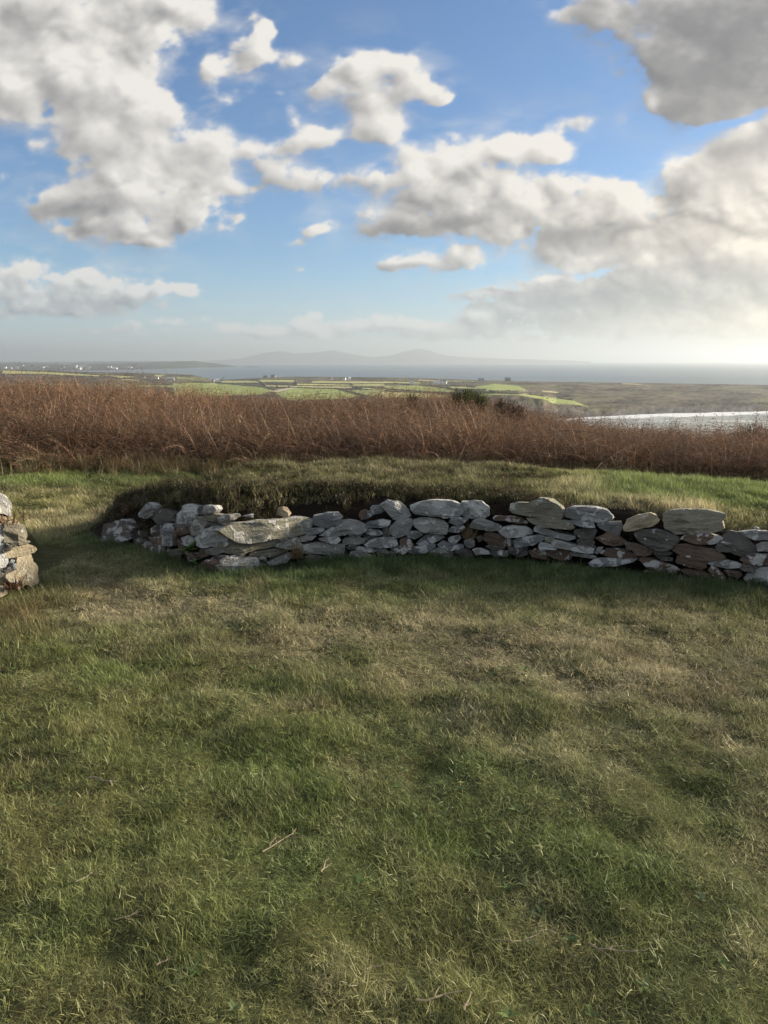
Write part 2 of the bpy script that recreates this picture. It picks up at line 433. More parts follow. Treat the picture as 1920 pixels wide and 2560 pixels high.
def ground_mat():
    m, t, out = new_mat('turf_soil')
    b = N(t, 'ShaderNodeBsdfPrincipled'); b.inputs['Roughness'].default_value = .95; b.inputs['Specular IOR Level'].default_value = .1
    g = N(t, 'ShaderNodeNewGeometry')
    n1 = noise_n(t, g.outputs[0], 1.3, 5); n2 = noise_n(t, g.outputs[0], 22, 5)
    c = ramp(t, n1, [(.3, (.040, .052, .016)), (.55, (.07, .065, .028)), (.75, (.05, .06, .02))])
    c2 = mixc(t, n2, (.45, .45, .45), (1.5, 1.5, 1.5)); c = mixc(t, 1.0, c, c2, 'MULTIPLY')
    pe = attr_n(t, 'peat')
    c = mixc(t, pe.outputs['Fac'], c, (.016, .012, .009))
    br = attr_n(t, 'litter')
    c = mixc(t, br.outputs['Fac'], c, (.055, .027, .015))
    t.links.new(c, b.inputs[0])
    bp = N(t, 'ShaderNodeBump'); bp.inputs['Strength'].default_value = .8; bp.inputs['Distance'].default_value = .02
    t.links.new(n2, bp.inputs['Height']); t.links.new(bp.outputs[0], b.inputs['Normal'])
    t.links.new(b.outputs[0], out.inputs[0])
    return m

def build_ground():
    rr = np.concatenate([np.linspace(.05, 1.2, 12)[:-1], np.arange(1.2, 5, .05), np.arange(5, 9.5, .035), np.arange(9.5, 14, .10), np.geomspace(14, 420, 120)])
    aa = np.concatenate([np.linspace(-math.pi, -.72, 60)[:-1], np.linspace(-.72, .72, 520), np.linspace(.72, math.pi, 60)[1:]])
    R, A = np.meshgrid(rr, aa, indexing='ij')
    x, y = R * np.sin(A), R * np.cos(A)
    z = ground_z(x, y)
    rw = rwall(A); d = R - rw - .2
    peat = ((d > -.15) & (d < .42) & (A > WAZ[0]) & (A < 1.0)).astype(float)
    lit = sstep(11.2, 12.4, R)
    V = np.stack([x, y, z], -1).reshape(-1, 3)
    o = mesh('ground', V, grid_faces(len(rr), len(aa))[:, ::-1], ground_mat(), {'peat': ('FLOAT', peat.ravel()), 'litter': ('FLOAT', lit.ravel())}, smooth=True)
    tag(o, kind='structure')
build_ground()

# ------------------------------------------------------------------ dry stone walls
def stone_mat():
    m, t, out = new_mat('schist_stone')
    b = N(t, 'ShaderNodeBsdfPrincipled'); b.inputs['Roughness'].default_value = .88; b.inputs['Specular IOR Level'].default_value = .25
    g = N(t, 'ShaderNodeNewGeometry')
    col = attr_n(t, 'col'); rnd = attr_n(t, 'rnd'); lay = attr_n(t, 'layer')
    off = N(t, 'ShaderNodeVectorMath', operation='ADD')
    t.links.new(g.outputs[0], off.inputs[0]); t.links.new(rnd.outputs['Vector'], off.inputs[1])
    P = off.outputs[0]
    n1 = noise_n(t, P, 9, 6, .62); n2 = noise_n(t, P, 55, 5, .65)
    # bedding of the schist: streaks along each stone's own layers
    cz = N(t, 'ShaderNodeCombineXYZ'); t.links.new(M(t, 'MULTIPLY', lay.outputs['Fac'], 55.0), cz.inputs[2])
    pv = N(t, 'ShaderNodeVectorMath', operation='MULTIPLY_ADD'); t.links.new(P, pv.inputs[0]); pv.inputs[1].default_value = (5, 5, 3); t.links.new(cz.outputs[0], pv.inputs[2])
    bed = noise_n(t, pv.outputs[0], 1.0, 5, .6)
    c = mixc(t, 1.0, col.outputs['Color'], mixc(t, n1, (.50, .50, .50), (1.42, 1.42, 1.42)), 'MULTIPLY')
    c = mixc(t, 1.0, c, mixc(t, ramp(t, bed, [(.30, (0, 0, 0)), (.65, (1, 1, 1))]), (.76, .745, .72), (1.10, 1.10, 1.10)), 'MULTIPLY')
    # pale crustose lichen in crisp patches, more on the tops
    ln = noise_n(t, P, 11, 3, .55, .6)
    nz_ = N(t, 'ShaderNodeSeparateXYZ'); t.links.new(g.outputs['Normal'], nz_.inputs[0])
    am = M(t, 'ADD', M(t, 'MULTIPLY', col.outputs['Alpha'], .36), M(t, 'MULTIPLY', nz_.outputs[2], .06))
    lf = M(t, 'MULTIPLY', M(t, 'SUBTRACT', M(t, 'ADD', ln, am), .705), 22.0)
    lc = N(t, 'ShaderNodeClamp'); t.links.new(lf, lc.inputs[0])
    lcol = mixc(t, n2, (.32, .33, .325), (.56, .57, .555))
    c = mixc(t, M(t, 'MULTIPLY', lc.outputs[0], .80), c, lcol)
    sp = N(t, 'ShaderNodeTexVoronoi'); sp.inputs['Scale'].default_value = 17; t.links.new(P, sp.inputs['Vector'])
    spm = ramp(t, M(t, 'ADD', sp.outputs['Distance'], M(t, 'MULTIPLY', n2, .12)), [(.16, (1, 1, 1)), (.185, (0, 0, 0))])
    spm = M(t, 'MULTIPLY', spm, M(t, 'MULTIPLY', M(t, 'GREATER_THAN', n1, .50), .85))
    c = mixc(t, spm, c, (.60, .61, .58))
    t.links.new(c, b.inputs[0])
    h = M(t, 'ADD', M(t, 'MULTIPLY', bed, .5), M(t, 'ADD', M(t, 'MULTIPLY', n2, .65), M(t, 'MULTIPLY', lc.outputs[0], .22)))
    bp = N(t, 'ShaderNodeBump'); bp.inputs['Strength'].default_value = 1.0; bp.inputs['Distance'].default_value = .028
    t.links.new(h, bp.inputs['Height']); t.links.new(bp.outputs[0], b.inputs['Normal'])
    t.links.new(b.outputs[0], out.inputs[0])
    return m
STONE = stone_mat()
TYPES = {'g': ((.240,.240,.230), .50), 'o': ((.215,.205,.162), .20), 'r': ((.132,.096,.074), .26), 'w': ((.29,.293,.290), .60), 'b': ((.200,.212,.220), .42), 'd': ((.105,.10,.092), .22), 't': ((.36,.31,.22), .16)}

def poly_radius(poly, n):
    poly = np.asarray(poly); c = poly.mean(0)
    # area centroid
    x, y = poly[:, 0], poly[:, 1]; x2, y2 = np.roll(x, -1), np.roll(y, -1)
    cr = x * y2 - x2 * y; A = cr.sum() / 2
    if abs(A) > 1e-9: c = np.array([((x + x2) * cr).sum() / (6 * A), ((y + y2) * cr).sum() / (6 * A)])
    th = np.linspace(0, 2 * np.pi, n, endpoint=False); R = np.zeros(n)
    q = poly - c
    for i in range(len(q)):
        p1, p2 = q[i], q[(i + 1) % len(q)]; e = p2 - p1
        den = np.cos(th) * (-e[1]) + np.sin(th) * e[0]
        den = np.where(np.abs(den) < 1e-12, 1e-12, den)
        tt = (p1[0] * (-e[1]) + p1[1] * e[0]) / den
        s_ = (np.cos(th) * p1[1] - np.sin(th) * p1[0]) / den * -1
        # solve exactly
        det_ = np.cos(th) * -e[1] + np.sin(th) * e[0]
        det_ = np.where(np.abs(det_) < 1e-12, 1e-12, det_)
        t_ = (p1[0] * -e[1] + p1[1] * e[0]) / det_
        s_ = (np.cos(th) * p1[1] - np.sin(th) * p1[0]) / det_
        ok = (t_ > 0) & (s_ >= -1e-6) & (s_ <= 1 + 1e-6)
        R = np.where(ok, np.maximum(R, t_), R)
    R = np.where(R <= 0, np.median(R[R > 0]) if (R > 0).any() else .05, R)
    return c, th, R, abs(A)

def vn3(P, seed):
    return (fbm2(P[:, 0] + 31 * P[:, 2], P[:, 1] - 17 * P[:, 2], seed, 3) + fbm2(P[:, 1] + 3.1 + P[:, 2] * 1.0, P[:, 2] * 1.0 + P[:, 0] * .2, seed + 50, 3)) * .5

def stone_geo(poly2, seed, front, back):
    """poly2: outline in the wall plane (metres).  Returns local verts (u, v, w), faces, layer coordinate."""
    r_ = np.random.default_rng(seed)
    n = 56
    c, th, R, A = poly_radius(poly2, n)
    R = R * (1 + .035 * np.interp(th, np.linspace(0, 2 * np.pi, 12), np.r_[(v := r_.normal(size=11)), v[0]]))
    Rs = (np.roll(R, 1) + 4 * R + np.roll(R, -1)) / 6
    # main direction of the bedding
    q = np.asarray(poly2) - c
    ev, evec = np.linalg.eigh(np.cov(q.T)); ax = evec[:, 1]; ax = ax if ax[0] > 0 else -ax
    if abs(ax[1]) > .8 and ev[1] < 2.2 * ev[0]: ax = np.array([1.0, 0.1])
    a0 = math.atan2(ax[1], ax[0])
    ks = [(0, 1.0)] + [(math.sin(f * np.pi / 2) ** .55, math.cos(f * np.pi / 2) ** .20) for f in (.10, .20, .32, .46, .60, .73, .84, .92, .975)] + [(1.0, 0.0), (1.0, -.30), (.95, -.62), (.78, -.9), (.4, -1.0)]
    pl = [(r_.uniform(-1.1, 1.1), r_.uniform(-1.3, 1.0), r_.uniform(.40, .85)) for _ in range(5)]
    um = np.abs(R).max(); r_k = r_.uniform(9, 20)
    V = []
    for j, (rho, w) in enumerate(ks):
        rr_ = R
        u = rho * rr_ * np.cos(th); v_ = rho * rr_ * np.sin(th)
        if w >= 0:
            ww = np.full(n, w)
            for (pa, pb, pc) in pl:
                ww = np.minimum(ww, np.maximum(pc + pa * u / um + pb * v_ / um, 0.10 * w + .02))
            ly_ = (-u * math.sin(a0) + v_ * math.cos(a0)) * r_k + .25 * np.sin(u * 9 + seed)
            ww = ww * (1 - .16 * (ly_ - np.floor(ly_)))
            ww = np.maximum(ww, 0) * front
            if rho == 1.0: ww = np.zeros(n)
        else: ww = np.full(n, w * back)
        V.append(np.stack([u, v_, ww], 1))
    V = np.concatenate([V[0][:1], *V[1:]], 0)
    # bedding ledges and roughness
    lay = -V[:, 0] * math.sin(a0) + V[:, 1] * math.cos(a0)
    along = V[:, 0] * math.cos(a0) + V[:, 1] * math.sin(a0)
    size = math.sqrt(max(A, 1e-5))
    amp = min(.018, .07 * size)
    led = fbm2(lay * 42 + seed * 3.7, along * 4 + V[:, 2] * 5, 600 + seed % 40, 3)
    rough = vn3(V * 16 + seed, 640 + seed % 30)
    dirn = V / (np.linalg.norm(V, axis=1, keepdims=True) + 1e-6)
    V = V + dirn * (amp * led + amp * .9 * rough)[:, None]
    Fc = [(0, 1 + i, 1 + (i + 1) % n) for i in range(n)]
    nr = len(ks) - 1
    for j in range(nr - 1):
        b0, b1 = 1 + j * n, 1 + (j + 1) * n
        Fc += [(b0 + i, b1 + i, b1 + (i + 1) % n, b0 + (i + 1) % n) for i in range(n)]
    Fc.append(tuple(1 + (nr - 1) * n + i for i in range(n)))
    return c, V, Fc, lay, A

def build_wall(root, rows, base, batter, labels, limit=100, seed0=0):
    """rows: (region origin x, y, polygon in zoomed pixels, type).  base: function px -> plan point of the wall foot."""
    made = []
    for k, (ox, oy, poly, ty) in enumerate(rows):
        pp = np.array([(ox + x * .19289, oy + y * .19289) for x, y in poly])
        cx, cy_ = pp.mean(0)
        B0 = base(cx - 8); B1 = base(cx + 8); Bc = base(cx)
        tg = (B1 - B0); tg[2] = 0; tg /= np.linalg.norm(tg)
        nrm = np.array([tg[1], -tg[0], 0.0])            # towards the viewer's side of the wall
        if nrm[1] > 0: nrm = -nrm
        up = np.array([0, 0, 1.0]) - nrm * batter; up /= np.linalg.norm(up)
        n2 = np.cross(tg, up); n2 = n2 if n2[1] < 0 else -n2
        eye = np.array([0, 0, CAMZ])
        uv = []
        for (a, b) in pp:
            d = ray(a, b); t_ = ((Bc - eye) @ n2) / (d @ n2); q = eye + d * t_ - Bc
            uv.append((q @ tg, q @ up))
        uv = np.array(uv); uv = uv.mean(0) + (uv - uv.mean(0)) * 1.12
        A0 = abs(np.sum(uv[:, 0] * np.roll(uv[:, 1], -1) - np.roll(uv[:, 0], -1) * uv[:, 1])) / 2
        sz = math.sqrt(max(A0, 1e-5))
        c, V, Fc, lay, A = stone_geo(uv * 1.0, 1000 + seed0 + k, min(.11, .030 + .26 * sz), min(.24, .05 + .6 * sz))
        rr_ = np.random.default_rng(50 + seed0 + k)
        push = rr_.uniform(-.03, .025)
        ctr = Bc + tg * c[0] + up * c[1] + n2 * (push - .035)
        Wv = V[:, :1] * tg + V[:, 1:2] * up + V[:, 2:3] * n2
        basec, lich = TYPES[ty]
        j = rr_.uniform(.82, 1.18); hue = rr_.uniform(-.03, .03)
        colr = (basec[0] * j * (1 + hue), basec[1] * j, basec[2] * j * (1 - hue), max(0, lich + rr_.uniform(-.22, .22)))
        flip = np.dot(np.cross(tg, up), n2) < 0
        if flip: Fc = [tuple(reversed(f)) for f in Fc]
        made.append(dict(V=Wv, F=Fc, lay=lay + k * 1.7, ctr=ctr, col=colr, A=A, k=k, rnd=rr_.uniform(0, 60, 3)))
    made.sort(key=lambda d: -d['A'])
    L0 = np.array(root.location)
    def attrs(d):
        n = len(d['V'])
        return {'col': ('FLOAT_COLOR', np.tile(d['col'], (n, 1))), 'rnd': ('FLOAT_VECTOR', np.tile(d['rnd'], (n, 1))), 'layer': ('FLOAT', d['lay'])}
    for d in made[:limit]:
        o = mesh('stone', d['V'], d['F'], STONE, attrs(d), smooth=True, parent=root, loc=tuple(d['ctr'] - L0))
        o.data.set_sharp_from_angle(angle=rad(21))
        if d['k'] in labels: o['label'] = labels[d['k']]
    rest = made[limit:]
    if rest:
        V, Fc, c_, r2, l_ = [], [], [], [], []
        for d in rest:
            k0 = len(V) and sum(len(v) for v in V)
            V.append(d['V'] + d['ctr'] - L0); Fc += [tuple(i + k0 for i in f) for f in d['F']]
            n = len(d['V']); c_.append(np.tile(d['col'], (n, 1))); r2.append(np.tile(d['rnd'], (n, 1))); l_.append(d['lay'])
        o = mesh('small_stones', np.concatenate(V), Fc, STONE, {'col': ('FLOAT_COLOR', np.concatenate(c_)), 'rnd': ('FLOAT_VECTOR', np.concatenate(r2)), 'layer': ('FLOAT', np.concatenate(l_))}, smooth=True, parent=root)
        o['kind'] = 'stuff'; o['label'] = 'small dark stones wedged between the larger ones'
    return made

A_, B_, C_, D_, E_, F_ = (240, 1230), (540, 1230), (840, 1230), (1120, 1230), (1400, 1250), (1600, 1260)
RAW = {
A_: '''d 65,600 95,430 230,390 330,375 420,470 440,600 300,680 120,650
g 540,275 610,190 670,140 700,170 715,300 640,345 555,320
d 690,330 720,240 850,230 960,270 950,370 820,400
g 950,385 965,310 1060,210 1110,170 1200,220 1240,300 1180,390 1020,430
d 1240,230 1290,195 1380,190 1375,295 1290,300 1250,270
g 1385,180 1500,180 1540,230 1500,270 1400,285
o 1380,310 1490,285 1600,300 1590,375 1460,370
g 1185,440 1210,360 1310,325 1390,345 1400,410 1340,500 1270,570 1190,530
d 1375,430 1440,390 1560,410 1540,440 1420,455
g 1285,600 1380,490 1490,440 1570,460 1590,520 1650,570 1655,680 1560,720 1400,710 1300,680
d 450,540 520,510 590,530 600,590 470,590
d 680,480 790,410 800,500 790,570 740,590
b 800,450 870,405 960,430 965,560 920,600 800,565
g 800,570 890,560 955,610 940,700 850,690
r 985,530 1060,460 1150,445 1185,540 1090,570 1000,590
r 965,630 1010,600 1060,620 1110,700 1080,770 990,750
w 1090,590 1180,570 1245,640 1220,690 1120,685
w 535,690 590,645 690,680 640,740 540,735
d 450,620 540,600 600,640 520,700 455,670
d 860,770 960,750 1060,800 1030,870 880,880
r 1110,800 1200,795 1230,880 1140,910
r 1255,810 1310,710 1370,730 1395,820 1300,860
g 1400,740 1580,720 1630,780 1540,815 1410,795
r 1435,880 1520,825 1645,835 1650,885 1560,910
r 1320,960 1420,890 1580,900 1640,960 1560,1010 1370,1010
d 1200,580 1290,575 1295,640 1240,640
d 600,730 720,700 840,700 850,800 700,830 610,800
d 960,440 1000,420 1190,420 1180,460 1060,470
r 640,600 700,590 790,590 800,690 700,690''',
B_: '''g 50,350 130,305 300,290 310,320 220,370 130,420 80,420
g 375,320 490,290 485,330
t 875,250 900,205 950,205 1000,280 930,320 880,310
o 75,480 180,450 290,430 390,390 440,410 600,375 760,370 930,380 1060,335 1215,365 1200,420 1150,530 960,580 700,610 460,645 330,645 180,560 100,500
o 80,720 95,655 300,650 560,625 740,620 780,660 750,720 560,755 360,810 140,795
g 810,700 860,640 1060,600 1090,640 1135,690 1090,725 940,735 830,720
o 480,830 520,790 800,740 1010,745 900,795 770,845 620,845
g 75,910 130,860 260,815 390,820 330,865 190,905 110,930
g 30,960 80,935 300,880 430,850 540,870 560,960 420,1020 200,1070 90,1010
d 520,860 590,860 660,940 640,1010 540,1010
g 700,930 800,870 900,820 990,790 1000,860 930,910 760,970
g 1100,590 1170,570 1300,580 1250,625 1160,655 1115,645
b 1160,530 1230,480 1400,470 1420,500 1330,545 1220,570
b 1285,420 1310,320 1480,275 1600,265 1625,320 1560,420 1460,470 1330,440
g 1345,610 1500,580 1590,585 1610,630 1520,670 1400,645
g 1105,740 1160,700 1370,665 1640,690 1660,760 1640,825 1500,835 1350,805 1170,805
d 1170,850 1220,815 1380,840 1390,900 1230,890
g 1395,840 1480,855 1640,835 1640,895 1440,905
w 90,1110 180,1090 270,1110 260,1150 120,1160
d 800,620 860,600 900,630 840,660 790,660
d 390,820 480,840 640,850 700,930 560,860''',
C_: '''g -180,560 -60,480 30,395 190,370 320,400 370,460 330,530 120,560 -60,578
r 305,320 330,250 400,235 400,300 340,360
b 350,360 400,270 460,255 495,305 420,350
b 465,240 500,190 600,185 635,245 560,285 500,292
w 610,185 700,120 800,125 890,180 975,305 890,335 750,345 680,270
g 1000,190 1110,145 1250,125 1480,120 1580,170 1605,280 1530,330 1400,335 1250,300 1060,285
b 385,455 430,390 600,365 685,380 660,435 570,460 420,468
b 370,510 440,480 560,495 625,548 540,570 410,555
g 690,530 720,450 790,370 860,350 980,360 990,420 940,510 880,565 800,592
g 1000,375 1130,345 1250,340 1390,385 1445,430 1400,540 1250,535 1130,503 1040,445
b 900,550 960,515 1110,510 1115,560 1020,615 920,592
b 1060,670 1160,565 1340,550 1395,600 1270,665 1120,695
g 100,640 140,605 290,590 370,620 365,675 240,690 120,690
g 180,575 330,545 355,562 300,595 200,592
g 385,690 430,650 520,600 640,590 765,600 780,685 700,708 450,720
r 840,640 900,600 970,640 1005,690 960,755 860,795 840,700
g 250,740 300,715 500,740 525,785 400,785 280,768
g 195,830 220,775 340,770 455,830 440,865 330,905 205,895
d 525,740 620,735 675,770 665,830 550,820
d 680,770 760,785 775,830 690,830
b 940,765 1010,720 1270,680 1280,735 1150,785 980,798
g 1230,775 1330,735 1400,750 1505,790 1490,850 1330,840 1230,805
b 1320,690 1400,645 1520,690 1645,680 1635,725 1480,765 1350,725
d 140,720 220,690 275,702 240,752 160,745
d 690,720 840,700 865,795 760,785
d 610,480 680,450 690,565 620,578
d 380,580 520,575 500,610 420,650 380,630''',
D_: '''g 165,230 180,140 420,140 520,210 518,305 440,348 240,343 172,290
b 25,400 50,345 130,330 262,355 220,393 120,428
b 8,500 60,460 190,430 205,480 140,523 30,528
w 10,610 60,590 150,570 162,610 90,678 20,652
g 285,465 340,370 420,350 560,400 675,452 655,503 560,513 380,488
r 575,345 640,305 700,330 860,320 970,360 1025,412 900,415 720,380 620,382
o 830,220 850,140 1050,150 1180,90 1300,110 1400,180 1472,270 1425,343 1230,348 1090,312 870,272
o 1045,340 1250,350 1480,370 1590,390 1618,460 1592,488 1370,468 1200,452 1100,402
w 668,510 720,470 830,450 1000,460 1083,520 1060,548 900,583 760,593 700,562
r 470,620 490,550 560,540 720,580 825,640 805,703 700,713 540,685
d 480,700 620,708 740,722 680,750 560,745
b 848,640 880,610 1110,570 1213,580 1192,632 1080,692 900,723 860,703
g 1105,470 1160,450 1290,490 1440,540 1622,565 1633,612 1540,633 1350,580 1130,533
o 1243,590 1362,590 1367,652 1250,652
w 1165,710 1200,660 1370,690 1395,752 1190,748
r 1030,750 1200,748 1400,748 1563,782 1533,885 1440,895 1290,835
g 1370,685 1400,625 1500,650 1660,700 1800,715 1845,740 1825,803 1650,768 1400,723
g 215,640 310,600 342,650 342,703 280,733 228,692
d 365,590 442,570 432,632 390,655
d 85,780 180,730 295,770 325,845 220,840
g 325,745 420,735 525,765 535,805 370,815
d 545,780 640,745 765,770 775,835 600,845
d 848,730 1005,725 1015,815 900,855 860,825
r 1015,770 1100,760 1245,820 1225,885 1060,855
d 780,720 850,730 860,820 790,800''',
E_: '''g 70,190 90,130 170,92 400,100 560,140 643,210 643,258 570,283 430,288 110,228
b 148,270 300,285 412,310 428,358 320,353 210,322
d 183,440 195,388 442,385 458,430 422,498 260,493
d 208,540 230,510 412,520 433,572 390,600 240,595
g 468,330 490,290 762,295 778,380 742,453 620,423 510,373
r 448,500 560,470 610,430 720,465 833,550 792,588 690,603 560,563
t 843,350 870,260 1000,200 1160,170 1220,200 1263,270 1182,342 1010,393 860,398
d 963,430 1080,390 1220,380 1370,430 1523,490 1503,562 1400,633 1260,633 1120,572 1000,482
r 908,620 920,568 1040,590 1193,640 1172,703 1090,733 980,703
g 448,690 480,625 548,620 523,670 470,708
r 515,690 600,650 770,650 870,680 963,730 933,773 830,778 600,733
b 408,820 480,770 620,760 800,775 955,770 943,802 700,858 440,868
g 115,690 300,705 442,740 433,778 300,755 140,738
r 1048,790 1080,750 1200,770 1330,820 1480,860 1543,900 1483,953 1380,948 1150,883
d 1205,660 1400,670 1453,700 1380,723 1250,703
d 1205,720 1300,715 1443,760 1443,803 1320,793
d 100,600 440,610 440,700 300,690 120,680
d 830,560 905,560 920,660 850,660''',
F_: '''r 503,455 620,400 860,390 1063,440 1043,478 940,528 800,518 640,493
d 1028,530 1080,440 1180,375 1290,400 1400,480 1503,600 1433,693 1330,683 1180,623 1040,603
o 310,230 340,160 420,115 620,100 830,110 1058,135 1033,335 880,368 700,388 470,398 340,343
g 1308,370 1500,362 1660,372 1740,400 1720,465 1500,473 1390,433
g 1515,540 1580,510 1700,500 1720,600 1540,608
r 418,570 470,535 600,530 800,560 980,600 1058,690 993,728 780,713 560,663 450,623
r 468,740 490,685 650,690 840,750 853,822 780,848 600,803 480,773
w 848,770 930,745 1130,735 1290,780 1293,832 1150,843 920,803
r 1305,720 1420,680 1550,660 1750,670 1760,793 1560,793 1340,753
d 1305,850 1360,775 1500,800 1583,850 1440,895
r 535,860 640,850 800,870 923,930 913,970 700,945 580,905
r 888,860 930,815 1000,850 1083,930 1093,990 1020,990 930,935
r 1083,880 1150,860 1310,890 1333,940 1280,970 1150,940
w 1370,980 1420,910 1560,855 1700,840 1800,900 1780,1055 1600,1055 1430,1090 1405,1015
w 1495,328 1530,310 1567,325 1540,348
g 978,562 1030,550 1032,592 988,588
o 1760,380 1900,360 2050,420 2040,500 1850,510 1770,470
r 1740,530 1900,520 2080,560 2050,650 1800,640
g 1790,680 1950,670 2120,720 2090,800 1850,790
d 1810,830 1990,820 2130,880 2100,1000 1830,980
r 2070,420 2280,440 2300,560 2120,560
g 2100,600 2290,600 2320,760 2150,760
o 2140,800 2330,790 2350,1010 2150,1010'''}
def parse(raw, org):
    out = []
    for ln in raw.strip().split('\n'):
        p = ln.split(); out.append((org[0], org[1], [tuple(float(v) for v in q.split(',')) for q in p[1:]], p[0]))
    return out
ROWS = []
START = {}
for org, raw in RAW.items():
    START[org] = len(ROWS); ROWS += parse(raw, org)
def main_base(px):
    y = float(interp(px, WALL, 1)); return at_z(px, y - 2, 0.0)
LBL = {START[A_] + 0: 'big dark stone at the left end', START[A_] + 1: 'white lichened stone under the heather', START[A_] + 9: 'large round grey boulder',
       START[B_] + 3: 'long olive slab, the largest stone', START[B_] + 13: 'blue-grey block on top', START[B_] + 2: 'small tan triangular stone in the peat', START[B_] + 8: 'pointed slab at the foot',
       START[C_] + 4: 'pale diamond-shaped stone on top', START[D_] + 6: 'hump-backed stone white with lichen', START[E_] + 6: 'tan boulder lying aslant on top', START[F_] + 2: 'big pale block with a level crack',
       START[F_] + 1: 'triangular brown stone with white lichen spots', START[F_] + 5: 'rusty slab with a white lichen cap', START[F_] + 13: 'white lichen-covered boulder at the foot', START[D_] + 9: 'rust-brown oval stone'}
wall_root = empty('stone_wall', tuple(main_base(960)), label='long curved dry stone wall of grey lichened slabs under the heather bank', cat='stone wall')
build_wall(wall_root, ROWS, main_base, .10, LBL, 100)

G_ = (0, 1210)
GRAW = '''w -150,130 0,100 60,140 165,250 175,300 150,405 60,365 -140,335
t -120,400 60,420 180,430 250,480 287,552 180,540 -100,525
o 60,620 80,530 300,550 340,600 357,700 342,762 200,798 140,762 80,742
g -220,520 60,540 80,660 50,855 0,895 -220,885
t 95,920 160,850 200,803 420,798 472,840 442,893 300,943 140,968
w -180,910 60,898 112,940 118,1020 70,1088 -20,1112 -180,1085
t 148,1180 250,1110 290,950 420,923 462,970 497,1080 483,1262 420,1312 340,1283 280,1353 230,1262 160,1243
b 148,1040 200,978 228,1000 190,1055
b 165,1060 240,1028 235,1092 180,1115
d 0,1120 120,1068 175,1120 80,1155
t -180,1220 0,1203 82,1240 92,1290 20,1343 -180,1353
t -180,1360 60,1333 97,1390 82,1462 0,1493 -180,1483
o 275,772 350,728 393,745 372,782 300,793
d 90,780 160,800 160,850 60,900 50,860
d -60,1100 60,1090 150,1160 100,1210 -60,1210
g -420,160 -230,130 -165,200 -165,340 -300,370 -430,330
o -430,390 -240,360 -130,420 -130,520 -300,540 -440,500
t -460,560 -240,540 -235,700 -240,890 -450,880
g -460,910 -200,905 -195,1085 -430,1090
w -470,1120 -210,1110 -195,1220 -200,1350 -450,1340
t -470,1370 -200,1365 -195,1490 -460,1500'''
LW = [(-160,1512),(-60,1506),(0,1497),(60,1482),(100,1468),(140,1455)]
def left_base(px): return at_z(px, float(interp(px, LW, 1)) - 2, 0.0)
left_root = empty('stone_wall', tuple(left_base(40)), label='end of a taller tan stone wall cut off by the left edge', cat='stone wall')
build_wall(left_root, parse(GRAW, G_), left_base, .08, {0: 'white top stone', 6: 'big upright tan block', 4: 'long tan slab jutting out'}, 100, seed0=400)

# ------------------------------------------------------------------ the far land
SEA = -60.0
def in_poly(px, py, poly):
    ins = np.zeros(px.shape, bool); n = len(poly)
    for i in range(n):
        x1, y1 = poly[i]; x2, y2 = poly[(i + 1) % n]
        c = ((y1 > py) != (y2 > py)) & (px < (x2 - x1) * (py - y1) / ((y2 - y1) + 1e-9) + x1)
        ins ^= c
    return ins

G1, G2, YG, STR, LANE = (.262, .305, .105), (.225, .262, .105), (.370, .370, .160), (.37, .33, .18), (.42, .37, .26)
FIELDS = [
 ([(430,956),(480,954),(560,957),(654,965),(684,972),(655,983),(430,992)], G1), ([(688,981),(740,968),(845,971),(900,986),(858,995),(720,998)], G1),
 ([(880,972),(960,973),(1000,986),(905,987)], G2), ([(640,948),(738,948),(738,953),(650,953)], YG), ([(545,950),(620,950),(655,955),(556,956)], YG),
 ([(740,957),(880,960),(880,963.5),(740,962)], YG), ([(660,961),(880,964.5),(880,968),(665,966)], STR), ([(880,957),(960,958),(962,963),(880,962)], YG),
 ([(905,967),(962,968),(962,974),(908,972)], YG), ([(668,976),(730,966),(742,967),(690,979)], LANE), ([(960,962),(1050,962),(1135,970),(1140,980),(1080,978),(960,968)], G1),
 ([(955,976),(1130,984),(1100,993),(955,991)], YG), ([(1145,962),(1222,972),(1160,971),(1100,964)], YG), ([(1190,965),(1240,957),(1300,963.5),(1325,975),(1220,976)], G1),
 ([(1116,950),(1197,951),(1197,953),(1116,952.5)], YG), ([(960,951.5),(1050,954),(1050,956.5),(960,955.5)], YG), ([(1050,948),(1100,950),(1100,952),(1050,950)], STR),
 ([(1206,980),(1322,984),(1440,999),(1479,1014),(1440,1007.5),(1394,1007),(1365,996),(1298,984.5),(1238,984.5),(1206,989)], G1),
 ([(1560,956.5),(1612,958),(1612,959.5),(1560,958.5)], STR), ([(1358,974),(1404,978),(1396,980),(1358,976)], STR), ([(780,951),(960,952.5),(960,956),(780,955)], YG),
 ([(0,925.5),(120,929),(245,937),(240,940),(100,934),(0,933)], YG), ([(250,935),(335,940),(300,943.5)], YG), ([(300,946),(350,948),(345,950),(300,949)], YG), ([(385,935.5),(412,936),(405,940),(386,940)], YG),
 ([(340,960),(440,962),(440,966),(340,964)], G2), ([(440,941),(480,944),(480,947),(440,945)], G2), ([(100,955),(160,957),(160,962),(100,960)], G2),
]
FAR_T = [(-500,925,2400,-40),(0,923.5,2400,0),(120,926,2400,0),(280,930,2400,0),(400,932.5,2350,0),(480,936,2300,0),(520,945,2250,0),(536,951,2200,0),(560,948,2240,0),(650,942.5,2330,0),(740,940,2400,0),(960,942,2300,0),(1080,944.5,2200,0),
         (1200,948.5,2000,0),(1300,951,1880,0),(1440,953,1800,0),(1600,955,1740,0),(1920,960,1600,0),(2700,968,1450,0)]
